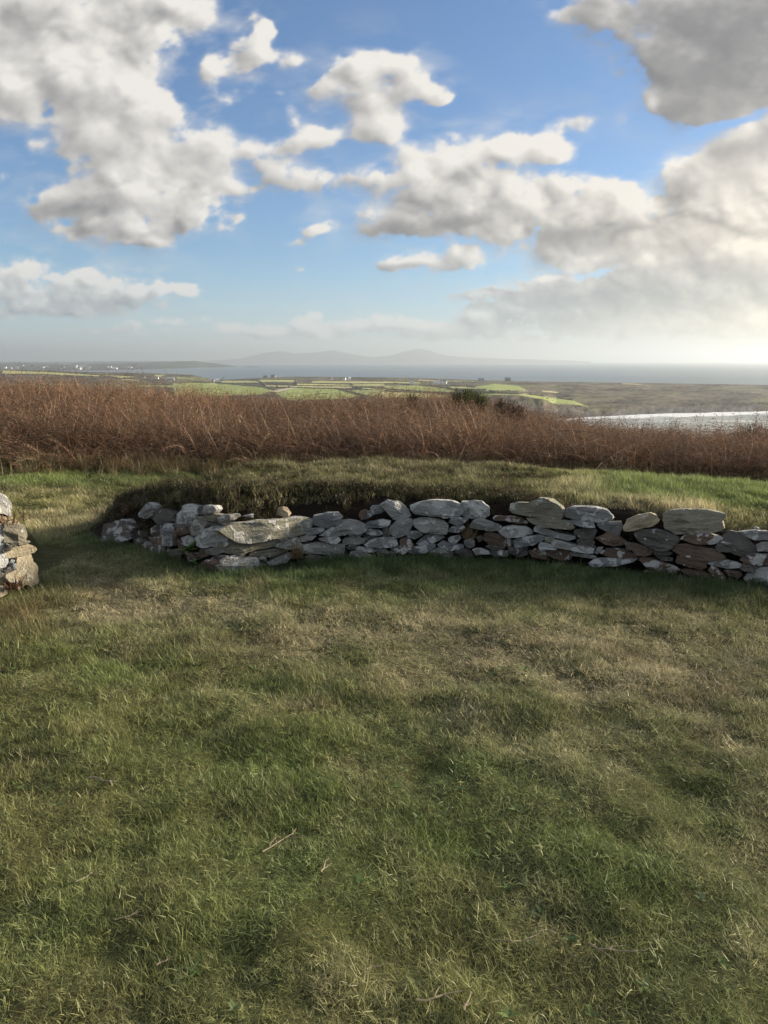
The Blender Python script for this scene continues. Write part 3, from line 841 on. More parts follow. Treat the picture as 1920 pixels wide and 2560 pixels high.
CLIFF = [(-500,1016,1056),(1100,1010,1056),(1206,992,1052),(1238,987,1050),(1300,987,1048),(1365,998,1046),(1394,1009,1044),(1440,1011,1042),(1478,1015,1040),(1500,1016,1039),(1530,1014,1038),(1600,1009,1036),(1700,1006,1034),(1800,1007,1032),(1920,1005,1029),(2700,1003,1024)]
def land_mat():
    m, t, out = new_mat('coast_land')
    b = N(t, 'ShaderNodeBsdfPrincipled'); b.inputs['Roughness'].default_value = .95; b.inputs['Specular IOR Level'].default_value = .05
    a = attr_n(t, 'cover'); g = N(t, 'ShaderNodeNewGeometry')
    n = noise_n(t, g.outputs[0], .035, 6, .6)
    c = mixc(t, 1.0, a.outputs['Color'], mixc(t, n, (.55, .55, .55), (1.45, 1.45, 1.45)), 'MULTIPLY')
    t.links.new(c, b.inputs[0]); t.links.new(b.outputs[0], out.inputs[0])
    return m
LAND = land_mat()

def coast_surface(px, row):      # row in 0..1 from the cliff foot to the far shore
    yf = interp(px, FAR_T, 1); Df = interp(px, FAR_T, 2)
    zf = CAMZ - Df * (yf - 901.5) / F
    yt = interp(px, CLIFF, 1); yb = interp(px, CLIFF, 2)
    Db = (CAMZ - SEA) * F / (yb - 901.5)
    Dt = Db + 30 + 45 * sstep(1480, 1700, px)
    zt = CAMZ - Dt * (yt - 901.5) / F
    n0, n1 = .10, .93
    D = np.where(row < n0, Db - 25 + (Dt - Db + 25) * row / n0, np.where(row < n1, Dt + (Df - Dt) * ((row - n0) / (n1 - n0)) ** 1.25, Df + 60 * (row - n1) / (1 - n1)))
    u = np.clip((D - Dt) / (Df - Dt), 0, 1)
    # plain at about -44 rising or falling to the two edges
    zbs = zf + (-50 - zf) * (1 - sstep(520, 575, px))
    zp = zt + (zbs - zt) * u + (zf - zbs) * sstep(.5, 1, u)
    dip = -3.0 * np.sin(np.pi * np.clip(u, 0, 1)) * (1 - sstep(300, 640, px))
    z = np.where(row < n0, (SEA - 6) + (zt - SEA + 6) * np.clip(row / n0, 0, 1) ** 1.4, np.where(row < n1, zp + dip, zf + (SEA - 6 - zf) * (row - n1) / (1 - n1)))
    return D, z

def build_coast():
    pxs = np.arange(-500, 2702, 2.0); nr = 150
    P, R = np.meshgrid(pxs, np.linspace(0, 1, nr), indexing='ij')
    D, z = coast_surface(P, R)
    nx = (P - 960) / F * 0.98
    cliffw = sstep(.012, .06, R) * (1 - sstep(.10, .2, R))
    D = D + cliffw * 5 * fbm2(P / 30, R * 40, 411, 4)
    z = z + np.where((R > .1) & (R < .92), 0.5 * fbm2(P / 40, R * 30, 421, 4), 0) + cliffw * 1.2 * fbm2(P / 26, R * 80, 431, 4)
    x, y = D * nx, D
    pv = 901.5 + F * (CAMZ - z) / D
    heath = np.stack([.112 + 0 * P, .096 + 0 * P, .070 + 0 * P], -1)
    nn = fbm2(P / 70, pv / 6, 441, 5)[..., None]
    c = heath * .74 * (1 + 1.0 * nn + .9 * fbm2(P / 11, pv / 2.0, 443, 4)[..., None])
    gre = sstep(.05, .35, fbm2(P / 120 + 7, pv / 8, 451, 4))[..., None] * .55
    c = c * (1 - gre) + np.array([.125, .140, .060]) * gre
    rock = (1 - sstep(.065, .105, R + .02 * fbm2(P / 24, R * 30, 481, 3)))[..., None]
    c = c * (1 - rock) + rock * np.array([.098, .096, .092]) * (1 + .8 * fbm2(P / 9, R * 50, 461, 4)[..., None])
    jx = 5 * fbm2(P / 26, pv / 5, 471, 3); jy = .5 * fbm2(P / 30, pv / 9, 472, 3)
    for poly, colr in FIELDS:
        mk = in_poly(P + jx, pv + jy, poly) & (R > .09) & (R < .93)
        c[mk] = np.array(colr) * (1 + .16 * nn[mk])
    V = np.stack([x, y, z], -1).reshape(-1, 3)
    cc = np.concatenate([np.clip(c, 0.01, 1), np.ones(P.shape + (1,))], -1)
    o = mesh('coast_land', V, grid_faces(len(pxs), nr), LAND, {'cover': ('FLOAT_COLOR', cc.reshape(-1, 4))}, smooth=True)
    tag(o, kind='structure')
build_coast()

def surf_pt(px, py):             # point of the coast land seen at a pixel
    rows = np.linspace(.1, .93, 600)
    D, z = coast_surface(np.full(600, float(px)), rows)
    pv = 901.5 + F * (CAMZ - z) / D
    i = int(np.argmin(np.abs(pv - py)))
    return np.array([D[i] * (px - 960) / F * .98, D[i], z[i]])

def ridge_land(name, prof, colr, seed, rough, kind='structure', back=1500.0):
    """prof: (px, y of crest, crest distance, shore distance, shore height)"""
    pxs = np.arange(prof[0][0], prof[-1][0] + 1, 3.0); nr = 26
    P, R = np.meshgrid(pxs, np.linspace(0, 1, nr), indexing='ij')
    yc, Dc, Ds, zs = (interp(P, prof, j) for j in (1, 2, 3, 4))
    zc = CAMZ - Dc * (yc - 901.5) / F
    u = np.clip(R / .7, 0, 1); v = np.clip((R - .7) / .3, 0, 1)
    D = np.where(R < .7, Ds + (Dc - Ds) * u, Dc + back * v)
    z = np.where(R < .7, zs + (zc - zs) * (u ** 1.2), zc + (SEA - 10 - zc) * v)
    z = z + rough * fbm2(P / 22, R * 5, seed, 5) * np.sin(np.pi * np.clip(R / .7, 0, 1) * .5 + .0) * (1 - v)
    z = np.where(R <= 1e-6, SEA - 5, z)
    x = D * (P - 960) / F * .98
    n = fbm2(P / 30, R * 9, seed + 9, 5)[..., None]
    c = np.array(colr) * (1 + .6 * n)
    cc = np.concatenate([np.clip(c, .01, 1), np.ones(P.shape + (1,))], -1)
    o = mesh(name, np.stack([x, D, z], -1).reshape(-1, 3), grid_faces(len(pxs), nr), LAND, {'cover': ('FLOAT_COLOR', cc.reshape(-1, 4))}, smooth=True)
    return tag(o, kind=kind)
HEADLAND = [(-500,909,7600,4700,-57),(0,907.5,7600,4730,-57),(60,907,7600,4740,-57),(130,910,7600,4750,-57),(250,908.5,7600,4900,-57),(300,907.5,7600,5300,-57),(380,904.8,7700,5600,-57),(400,904,7700,5750,-57),(430,903.6,7800,6000,-57),(465,901.8,7900,6300,-57),(490,901.8,7900,6700,-57),(512,905.5,7900,7000,-57),(560,910,7900,7200,-58),(592,916.5,7900,7500,-59)]
ridge_land('headland', HEADLAND, (.055, .058, .045), 500, 5.0)
ridge_land('islet', [(606,916.8,7600,7450,-60),(622,914.5,7600,7450,-60),(638,916.0,7600,7450,-60),(650,916.8,7600,7450,-60)], (.06, .06, .055), 510, 1.0, back=200)
ridge_land('low_hills', [(-500,904,12000,11000,-58),(150,904.5,12000,11000,-58),(300,902.5,12000,11000,-58),(420,903,12000,11000,-58),(500,905,12000,11000,-58)], (.05, .055, .05), 520, 6.0)
ridge_land('mountains', [(500,903,19000,17000,-59),(600,897,19000,17000,-59),(640,887,19000,17000,-59),(672,881,19000,17000,-59),(700,878,19000,17000,-59),(740,884,19000,17000,-59),(780,882,19000,17000,-59),(835,876,19000,17000,-59),(865,883,19000,17000,-59),(930,893,19000,17000,-59),(975,888,19000,17000,-59),(1010,879,19000,17000,-59),(1045,873,19000,17000,-59),(1070,876,19000,17000,-59),(1100,885,19000,17000,-59),(1150,892,19000,17000,-59),(1250,896,19000,17000,-59),(1350,899,19000,17000,-59),(1480,903,19000,17000,-59)], (.05, .055, .06), 530, 15.0, back=2500)

# ------------------------------------------------------------------ sea
def sea_mat():
    m, t, out = new_mat('sea_water')
    b = N(t, 'ShaderNodeBsdfPrincipled'); b.inputs['Roughness'].default_value = .32; b.inputs['IOR'].default_value = 1.33
    g = N(t, 'ShaderNodeNewGeometry')
    st = N(t, 'ShaderNodeMapping'); st.inputs['Scale'].default_value = (.35, 1.0, 1.0); st.inputs['Rotation'].default_value = (0, 0, rad(14))
    t.links.new(g.outputs[0], st.inputs[0])
    big = noise_n(t, st.outputs[0], .0011, 4, .5)
    base = ramp(t, big, [(.35, (.030, .062, .085)), (.65, (.060, .105, .125))])
    chop = noise_n(t, st.outputs[0], .034, 7, .72)
    cap = ramp(t, chop, [(.50, (0, 0, 0)), (.62, (1, 1, 1))])
    fo = attr_n(t, 'foam')
    fn = noise_n(t, st.outputs[0], .05, 7, .75)
    fm = M(t, 'ADD', M(t, 'MULTIPLY', fo.outputs['Fac'], 1.15), M(t, 'MULTIPLY_ADD', fn, 1.4, -1.12))
    fm = M(t, 'MULTIPLY', fm, 3.0); fmn = N(t, 'ShaderNodeClamp'); t.links.new(fm, fmn.inputs[0])
    near = attr_n(t, 'near')
    base = mixc(t, near.outputs['Fac'], base, (.26, .28, .24))
    capf = M(t, 'MULTIPLY', cap, near.outputs['Fac'])
    c = mixc(t, M(t, 'MULTIPLY', capf, .75), base, (.75, .77, .74))
    c = mixc(t, fmn.outputs[0], c, (.85, .86, .84))
    t.links.new(c, b.inputs[0])
    bp = N(t, 'ShaderNodeBump'); bp.inputs['Strength'].default_value = .9; bp.inputs['Distance'].default_value = 1.2
    wv = noise_n(t, st.outputs[0], .22, 5, .62)
    t.links.new(wv, bp.inputs['Height']); t.links.new(bp.outputs[0], b.inputs['Normal'])
    t.links.new(b.outputs[0], out.inputs[0])
    return m
def build_sea():
    rr = np.concatenate([np.linspace(60, 640, 20)[:-1], np.arange(640, 1000, 4), np.geomspace(1000, 45000, 60)])
    aa = np.concatenate([np.linspace(-math.pi, -.6, 30)[:-1], np.linspace(-.6, .6, 420), np.linspace(.6, math.pi, 30)[1:]])
    R, A = np.meshgrid(rr, aa, indexing='ij')
    x, y = R * np.sin(A), R * np.cos(A)
    px = 960 + F * np.tan(np.clip(A, -1.2, 1.2)) / .98
    yb = interp(px, CLIFF, 2); Db = (CAMZ - SEA) * F / (yb - 901.5)
    dist = Db - y
    foam = np.clip(np.exp(-np.clip(dist - 8 - 16 * fbm2(px / 30, dist / 60, 991, 4), 0, None) / (26 + 14 * fbm2(px / 60 + 4, dist * 0, 992, 3))), 0, 1) * (np.abs(A) < .7) * (dist > -60)
    near = (1 - sstep(900, 1100, R)) * 1.0
    o = mesh('sea', np.stack([x, y, 0 * x + SEA], -1).reshape(-1, 3), grid_faces(len(rr), len(aa))[:, ::-1], sea_mat(), {'foam': ('FLOAT', foam.ravel()), 'near': ('FLOAT', near.ravel())}, smooth=True)
    tag(o, kind='structure')
build_sea()

# ------------------------------------------------------------------ hedges, houses on the coast
def build_hedges():
    L = [[(436,957),(480,955),(560,957.5),(654,966),(686,973)],[(740,967.5),(845,970.5),(900,985),(930,990)],[(845,971),(880,971.5),(960,973)],[(545,956.5),(655,956),(740,962.5),(880,964)],[(655,956),(665,966),(740,967.5)],
         [(640,947.5),(738,947.5),(742,957),(880,959.5),(960,957.5)],[(880,957),(882,972)],[(880,967.5),(960,967.5),(1050,961.5)],[(905,966.5),(1080,978.5),(1140,980.5),(1220,977)],[(1050,961.5),(1140,970.5),(1220,972.5)],[(960,957),(1100,963.5),(1190,964.5)],
         [(1120,970.5),(1180,975),(1225,978.5)],[(960,976),(1130,984),(1200,980)],[(900,950.5),(1050,953),(1116,953.5),(1200,953.5)],[(545,949.5),(640,947),(740,943.5),(960,945)],[(1225,976.5),(1322,976)],[(1206,979.5),(1322,983.5),(1440,998.5)],[(0,934),(100,935),(245,941),(300,945),(420,951)],[(0,925),(120,928),(245,936),(330,939)],[(340,959),(430,960)]]
    V, Fc = [], []
    for ln in L:
        pts = []
        for (a, b) in zip(ln[:-1], ln[1:]):
            n = max(2, int(abs(b[0] - a[0]) / 3))
            for i in range(n): 
                f = i / n; pts.append((a[0] + (b[0] - a[0]) * f, a[1] + (b[1] - a[1]) * f))
        P = np.array([surf_pt(*p) for p in pts])
        for i in range(len(P) - 1):
            w, h = 1.0 + .8 * random.random(), .8 + .9 * random.random() * (1 + (random.random() < .06) * 1.6)
            d = P[i + 1] - P[i]; l = np.linalg.norm(d[:2]) + 1e-6; nrm = np.array([-d[1], d[0], 0]) / l * w
            k = len(V)
            e = d * .03
            for q in (P[i] - e, P[i + 1] + e):
                V += [q - nrm + [0, 0, -.5], q - nrm * .7 + [0, 0, h], q + nrm * .7 + [0, 0, h * (.8 + .4 * random.random())], q + nrm + [0, 0, -.5]]
            Fc += [[k, k + 1, k + 5, k + 4], [k + 1, k + 2, k + 6, k + 5], [k + 2, k + 3, k + 7, k + 6], [k, k + 3, k + 2, k + 1], [k + 4, k + 5, k + 6, k + 7]]
    o = mesh('hedgerows', V, np.array(Fc), simple_mat('hedge_leaf', (.085, .085, .045), .9, .4, .2))
    tag(o, 'dark hedgerows and field walls dividing the far green fields', 'hedgerow', kind='stuff')
build_hedges()

MW = simple_mat('white_render', (.80, .79, .76), .8, .04); MG = simple_mat('grey_render', (.36, .34, .32), .85, .15); MB_ = simple_mat('brown_stone', (.22, .17, .12), .85, .2)
MS = simple_mat('slate_roof', (.13, .135, .15), .7, .2); MSL = simple_mat('pale_roof', (.42, .43, .44), .7, .1); MWIN = simple_mat('window_dark', (.03, .035, .04), .2, .1)
def house(p, w, d, h, rz, wm, rm, label, cat='house', group=None, chim=1, parts=True, name='house'):
    c, s_ = math.cos(rz), math.sin(rz)
    rh = d * .42
    t = empty(name, p, label=label, cat=cat, group=group); t.rotation_euler.z = rz
    x, y = w / 2, d / 2
    V = [(-x,-y,-1.5),(x,-y,-1.5),(x,y,-1.5),(-x,y,-1.5),(-x,-y,h),(x,-y,h),(x,y,h),(-x,y,h),(-x,0,h+rh),(x,0,h+rh)]
    mesh('wall', V, [(0,1,5,4),(1,2,6,9,5),(2,3,7,6),(3,0,4,8,7),(0,3,2,1)], wm, parent=t)
    e = .25; y2 = y + e; hz = h - e * rh / y + .12; x2 = x + .12
    V = [(-x2,-y2,hz),(x2,-y2,hz),(x2,0,h+rh+.12),(-x2,0,h+rh+.12),(-x2,y2,hz),(x2,y2,hz),(-x2,-y2,hz+.18),(x2,-y2,hz+.18),(x2,0,h+rh+.32),(-x2,0,h+rh+.32),(-x2,y2,hz+.18),(x2,y2,hz+.18)]
    roof = mesh('roof', V, [(0,3,2,1),(3,4,5,2),(6,7,8,9),(9,8,11,10),(0,1,7,6),(4,10,11,5),(0,6,9,3),(3,9,10,4),(1,2,8,7),(2,5,11,8)], rm, parent=t)
    for k in range(chim):
        cx = (x - .7) * (1 if k == 0 else -1)
        V = [(cx+a*.5, b*.4, h+rh-.4+g_*1.5) for g_ in (0,1) for a, b in ((-1,-1),(1,-1),(1,1),(-1,1))]
        mesh('chimney', V, [(0,1,5,4),(1,2,6,5),(2,3,7,6),(3,0,4,7),(4,5,6,7)], wm, parent=roof)
    if parts:
        n = max(2, int(w / 3))
        for k in range(n):
            cx = -x + w * (k + .5) / n
            V = [(cx-.5,-y-.03,1.0),(cx+.5,-y-.03,1.0),(cx+.5,-y-.03,2.2),(cx-.5,-y-.03,2.2),(cx-.5,-y+.1,1.0),(cx+.5,-y+.1,1.0),(cx+.5,-y+.1,2.2),(cx-.5,-y+.1,2.2)]
            mesh('window', V, [(0,1,2,3),(1,5,6,2),(5,4,7,6),(4,0,3,7),(3,2,6,7),(0,4,5,1)], MWIN, parent=t)
    return t
HS = [ # px, base y, width, depth, wall height, turn, wall, roof, label, category, name
 (541,952.5,10,8,4.5,.3,MW,MSL,'pale grey-roofed farmhouse where the shore meets the big green field','farmhouse','farmhouse'),
 (530,951.5,6,5,3,-.2,MG,MS,'dark low shed joined to the left of the pale shore farmhouse','shed','shed'),
 (662,943,12,7,3.2,.1,MB_,MS,'long dark farm building on the skyline of the plain, without a white chimney','farm building','farm_building'),
 (681,942.5,11,8,5.0,.0,MB_,MS,'taller dark house on the far plain edge beside a pale tower','house','house'),
 (829,948,6,5,2.8,.4,MW,MS,'small white cottage leftmost of the white group on the central plain','cottage','cottage'),
 (860,948.5,8,6,4.0,-.3,MW,MS,'white cottage in the middle of the white group on the central plain','cottage','cottage'),
 (873.5,949,6.5,6,5.2,.2,MW,MW,'brightest white cottage, tall and narrow, on the central plain','cottage','cottage'),
 (1030,958.5,9,6,3.0,.1,MW,MSL,'low white outbuilding alone above the bright field','outbuilding','outbuilding'),
 (1090,958.5,10,6,3.0,.0,MW,MSL,'low white wing at the left of the white farm above the bright field','outbuilding','outbuilding'),
 (1103,958,8,7,5.2,.3,MW,MS,'tall white farmhouse with slate roof above the bright field','farmhouse','farmhouse'),
 (1114,958,6,6,4.6,-.2,MW,MS,'white farmhouse end block just right of the tallest white farmhouse','house','house'),
 (1204,953,13,8,4.4,.1,MG,MS,'grey twin-gabled house on the ridge left of the heath','house','house'),
 (1241,950.5,11,7,3.4,.2,MW,MSL,'long low white house on the ridge between grey and brown houses','house','house'),
 (1271,951,14,9,4.2,-.15,MB_,MS,'broad brown house at the right end of the ridge houses','house','house'),
 (357,943.5,5,4,3,.2,MW,MS,'tiny white cottage among dark scrub on the left hillside','cottage','cottage'),
 (390,946,6,5,3,.0,MW,MS,'small white house below the bright hillside patch','house','house'),
 (424,949,16,8,4,.1,MG,MSL,'long grey farmstead on the left hillside','farmstead','farmstead'),
]
for px, py, w, d, h, rz, wm, rm, lb, ct, nm in HS:
    house(tuple(surf_pt(px, py)), w, d, h, rz, wm, rm, lb, ct, chim=2 if w > 7 else 1, name=nm)
p = surf_pt(687.5, 942.5)
tw = empty('tower', tuple(p), label='slim pale tower beside the dark house on the far plain edge', cat='tower')
V = [(a*1.3, b*1.3, g_) for g_ in (-1, 7.5) for a, b in ((-1,-1),(1,-1),(1,1),(-1,1))]
mesh('wall', V, [(0,1,5,4),(1,2,6,5),(2,3,7,6),(3,0,4,7),(4,5,6,7)], MW, parent=tw)
V = [(-1.45,-1.45,7.45),(1.45,-1.45,7.45),(1.45,1.45,7.45),(-1.45,1.45,7.45),(0,0,9.2)]
mesh('roof', V, [(0,1,4),(1,2,4),(2,3,4),(3,0,4),(0,3,2,1)], MS, parent=tw)
# the town on the headland
def head_pt(px, f):
    Ds, Dc, yc, zs = (float(interp(px, HEADLAND, j)) for j in (3, 2, 1, 4))
    zc = CAMZ - Dc * (yc - 901.5) / F
    D = Ds + (Dc - Ds) * f
    return (D * (px - 960) / F * .98, D, zs + (zc - zs) * f ** 1.2)
tr = random.Random(4)
for k in range(30):
    px = tr.choice([tr.gauss(205, 14), tr.gauss(170, 22), tr.gauss(280, 12), tr.gauss(120, 25), tr.gauss(40, 30), tr.gauss(318, 8)])
    f = max(.06, min(.55, tr.gauss(.22, .12)))
    q = head_pt(px, f)
    house(q, tr.uniform(14, 34), tr.uniform(9, 14), tr.uniform(5, 9), tr.uniform(-.4, .4), tr.choice([MW, MG, MG]), tr.choice([MS, MSL]),
          'tiny pale house in the hazy town on the far headland', 'house', 'houses of the hazy headland town', chim=0, parts=False)

# ------------------------------------------------------------------ vegetation: tufts scattered over points (one object per kind of cover)
def leaf_mat(name, rough=.75, trans=.30, tipmix=None, pale=1.0):
    m, t, out = new_mat(name)
    a = attr_n(t, 'tcol', 'INSTANCER'); ti_ = attr_n(t, 'tint'); hg = attr_n(t, 'hgt')
    g = N(t, 'ShaderNodeSeparateColor')
    k_ = ramp(t, ti_.outputs['Fac'], [(0, (.62, .60, .55)), (.55, (1, 1, 1)), (.86, (1.25, 1.2, 1.05)), (.93, (1 + 1.2 * pale, 1 + .95 * pale, 1 + .7 * pale)), (1, (1 + 1.6 * pale, 1 + 1.3 * pale, 1 + 1.05 * pale))])
    c = mixc(t, 1.0, a.outputs['Color'], k_, 'MULTIPLY')
    if tipmix: c = mixc(t, M(t, 'MULTIPLY', hg.outputs['Fac'], tipmix[1]), c, tipmix[0])
    d = N(t, 'ShaderNodeBsdfDiffuse'); tr_ = N(t, 'ShaderNodeBsdfTranslucent')
    t.links.new(c, d.inputs[0]); t.links.new(c, tr_.inputs[0])
    mm = N(t, 'ShaderNodeMixShader'); mm.inputs[0].default_value = trans
    t.links.new(d.outputs[0], mm.inputs[1]); t.links.new(tr_.outputs[0], mm.inputs[2])
    gl = N(t, 'ShaderNodeBsdfGlossy'); gl.inputs['Roughness'].default_value = .45
    m2 = N(t, 'ShaderNodeMixShader'); m2.inputs[0].default_value = .025
    t.links.new(mm.outputs[0], m2.inputs[1]); t.links.new(gl.outputs[0], m2.inputs[2])
    t.links.new(m2.outputs[0], out.inputs[0])
    return m

def ribbon(base, az, lean, length, width, bend, segs=3, twist=0.0):
    """a blade: verts and triangles; lean = start angle from vertical, bend = added angle to the tip"""
    V, T = [], []
    p = np.array(base, float); ang = lean
    dirh = np.array([math.cos(az), math.sin(az), 0]); side = np.array([-math.sin(az + twist), math.cos(az + twist), 0])
    for k in range(segs + 1):
        f = k / segs; w = width * (1 - f ** 1.6) * .5
        if k < segs: V += [p - side * w, p + side * w]
        else: V += [p]
        if k < segs:
            p = p + (dirh * math.sin(ang) + np.array([0, 0, math.cos(ang)])) * (length / segs); ang += bend / segs
    for k in range(segs - 1):
        a = 2 * k; T += [(a, a + 1, a + 3), (a, a + 3, a + 2)]
    a = 2 * (segs - 1); T.append((a, a + 1, a + 2))
    return V, T

class Proto:
    def __init__(s): s.V, s.T, s.tint, s.h = [], [], [], []
    def add(s, V, T, tint):
        k = len(s.V); s.V += V; s.T += [tuple(i + k for i in f) for f in T]; s.tint += [tint] * len(V)
        s.h += list(np.linspace(0, 1, len(V)))

def scatter(name, protos, P, rot, scl, colr, mat, label):
    V, T, tint, hg, pid = [], [], [], [], []
    n0 = 0
    for i, p in enumerate(protos):
        V.append(np.array(p.V)); T.append(np.array(p.T) + n0); n0 += len(p.V)
        tint += p.tint; hg += p.h; pid += [i + 1] * len(p.V)
    n = len(P)
    V.append(P); V = np.concatenate(V); T = np.concatenate(T)
    z = np.zeros(n0)
    r_ = np.random.default_rng(len(name) + n)
    at = {'tint': ('FLOAT', np.r_[tint, np.zeros(n)]), 'hgt': ('FLOAT', np.r_[hg, np.zeros(n)]), 'pid': ('INT', np.r_[pid, np.zeros(n)]),
          'pick': ('INT', np.r_[z, r_.integers(0, len(protos), n)]),
          'rot': ('FLOAT_VECTOR', np.concatenate([np.zeros((n0, 3)), rot])), 'scl': ('FLOAT_VECTOR', np.concatenate([np.zeros((n0, 3)), scl])),
          'tcol': ('FLOAT_COLOR', np.concatenate([np.zeros((n0, 4)), np.concatenate([colr, np.ones((n, 1))], 1)]))}
    o = mesh(name, V, T, mat, at)
    tag(o, label, name.replace('_', ' '), kind='stuff')
    ng = bpy.data.node_groups.new(name + '_scatter', 'GeometryNodeTree')
    ng.interface.new_socket('Geometry', in_out='INPUT', socket_type='NodeSocketGeometry')
    ng.interface.new_socket('Geometry', in_out='OUTPUT', socket_type='NodeSocketGeometry')
    gi = N(ng, 'NodeGroupInput'); go = N(ng, 'NodeGroupOutput')
    def na(nm, ty):
        a = N(ng, 'GeometryNodeInputNamedAttribute', data_type=ty); a.inputs['Name'].default_value = nm; return a.outputs['Attribute']
    pidn = na('pid', 'INT')
    join = N(ng, 'GeometryNodeJoinGeometry')
    def sel(k):
        c = N(ng, 'FunctionNodeCompare', data_type='INT', operation='EQUAL')
        ng.links.new(pidn, c.inputs[2]); c.inputs[3].default_value = k
        s_ = N(ng, 'GeometryNodeSeparateGeometry', domain='POINT')
        ng.links.new(gi.outputs[0], s_.inputs[0]); ng.links.new(c.outputs[0], s_.inputs[1])
        return s_.outputs[0]
    for k in range(len(protos)):
        gt = N(ng, 'GeometryNodeGeometryToInstance'); ng.links.new(sel(k + 1), gt.inputs[0]); ng.links.new(gt.outputs[0], join.inputs[0])
    ip = N(ng, 'GeometryNodeInstanceOnPoints')
    ng.links.new(sel(0), ip.inputs['Points']); ng.links.new(join.outputs[0], ip.inputs['Instance'])
    ip.inputs['Pick Instance'].default_value = True
    ng.links.new(na('pick', 'INT'), ip.inputs['Instance Index'])
    er = N(ng, 'FunctionNodeEulerToRotation'); ng.links.new(na('rot', 'FLOAT_VECTOR'), er.inputs[0])
    ng.links.new(er.outputs[0], ip.inputs['Rotation']); ng.links.new(na('scl', 'FLOAT_VECTOR'), ip.inputs['Scale'])
    ng.links.new(ip.outputs[0], go.inputs[0])
    md = o.modifiers.new('scatter', 'NODES'); md.node_group = ng
    return o

pr = random.Random(11)
def grass_proto(n, rad_, lmin, lmax, w, lean=.5, bend=1.1):
    p = Proto()
    for _ in range(n):
        a = pr.uniform(0, 6.283); r_ = rad_ * math.sqrt(pr.random())
        V, T = ribbon((r_ * math.cos(a), r_ * math.sin(a), -.006), pr.uniform(0, 6.283), pr.uniform(0, lean), pr.uniform(lmin, lmax), w * pr.uniform(.7, 1.3), pr.uniform(.1, bend), 3, pr.uniform(-.6, .6))
        p.add(V, T, pr.random())
    return p
def heather_proto():
    p = Proto()
    for _ in range(26):
        a = pr.uniform(0, 6.283); r_ = .05 * math.sqrt(pr.random()); az = pr.uniform(0, 6.283); ln = pr.uniform(.06, .15); le = pr.uniform(0, .7)
        b = (r_ * math.cos(a), r_ * math.sin(a), -.01)
        V, T = ribbon(b, az, le, ln, .004, pr.uniform(-.3, .5), 2); p.add(V, T, .2)
        for k in range(7):
            f = .3 + .7 * k / 7; q = (b[0] + math.cos(az) * math.sin(le) * ln * f, b[1] + math.sin(az) * math.sin(le) * ln * f, b[2] + math.cos(le) * ln * f)
            V, T = ribbon(q, pr.uniform(0, 6.283), pr.uniform(.4, 1.3), pr.uniform(.012, .028), .006, .3, 2); p.add(V, T, pr.random() * .9)
    return p
def bracken_proto(nf, hmin, hmax, wind=.25):
    p = Proto()
    for _ in range(nf):
        a = pr.uniform(0, 6.283); r_ = .20 * math.sqrt(pr.random())
        az = pr.uniform(0, 6.283); le = abs(pr.gauss(0, .32)); ln = pr.uniform(hmin, hmax); be = pr.uniform(.3, 2.3) * (1 if pr.random() < .8 else 1.5)
        pale = .88 + .12 * pr.random() if pr.random() < .38 else pr.uniform(.15, .75)
        base = np.array([r_ * math.cos(a), r_ * math.sin(a), -.03])
        V, T = ribbon(base, az, le, ln, .0095, be, 6, pr.uniform(-.5, .5)); p.add(V, T, pale)
        # pinnae: shrivelled side leaves along the upper two thirds
        segs = 6; pos = base.copy(); ang = le; dh = np.array([math.cos(az), math.sin(az), 0])
        pts = []
        for k in range(segs):
            st = (dh * math.sin(ang) + np.array([0, 0, math.cos(ang)])) * (ln / segs)
            for q in range(3):
                if k + q / 3 > 1.6: pts.append((pos + st * q / 3, (k + q / 3) / segs))
            pos = pos + st; ang += be / segs
        if pr.random() < .30: continue
        for (q, f) in pts:
            for sgn in (-1, 1):
                if pr.random() < .32: continue
                l2 = (.20 * (1.05 - f) + .04) * pr.uniform(.5, 1.3)
                V, T = ribbon(q, az + sgn * pr.uniform(.8, 1.9), pr.uniform(.8, 1.7), l2, pr.uniform(.007, .016), pr.uniform(.2, 1.6), 3, pr.uniform(-1.2, 1.2))
                p.add(V, T, pr.uniform(.0, .8) if pr.random() < .93 else .92)
    return p

def lerp3(a, b, t): return np.asarray(a)[None, :] * (1 - t[:, None]) + np.asarray(b)[None, :] * t[:, None]
def pix(x, y, z):
    cp, sp = math.cos(PITCH), math.sin(PITCH)
    dz = z - CAMZ; fw = y * cp - dz * sp; up = y * sp + dz * cp
    return 960 + F * x / fw, 1280 - F * up / fw

def sample_sector(r0, r1, a0, a1, dens):
    n = int(.5 * (r1 * r1 - r0 * r0) * (a1 - a0) * dens)
    r = np.sqrt(rng.uniform(r0 * r0, r1 * r1, n)); a = rng.uniform(a0, a1, n)
    return r * np.sin(a), r * np.cos(a), r, a

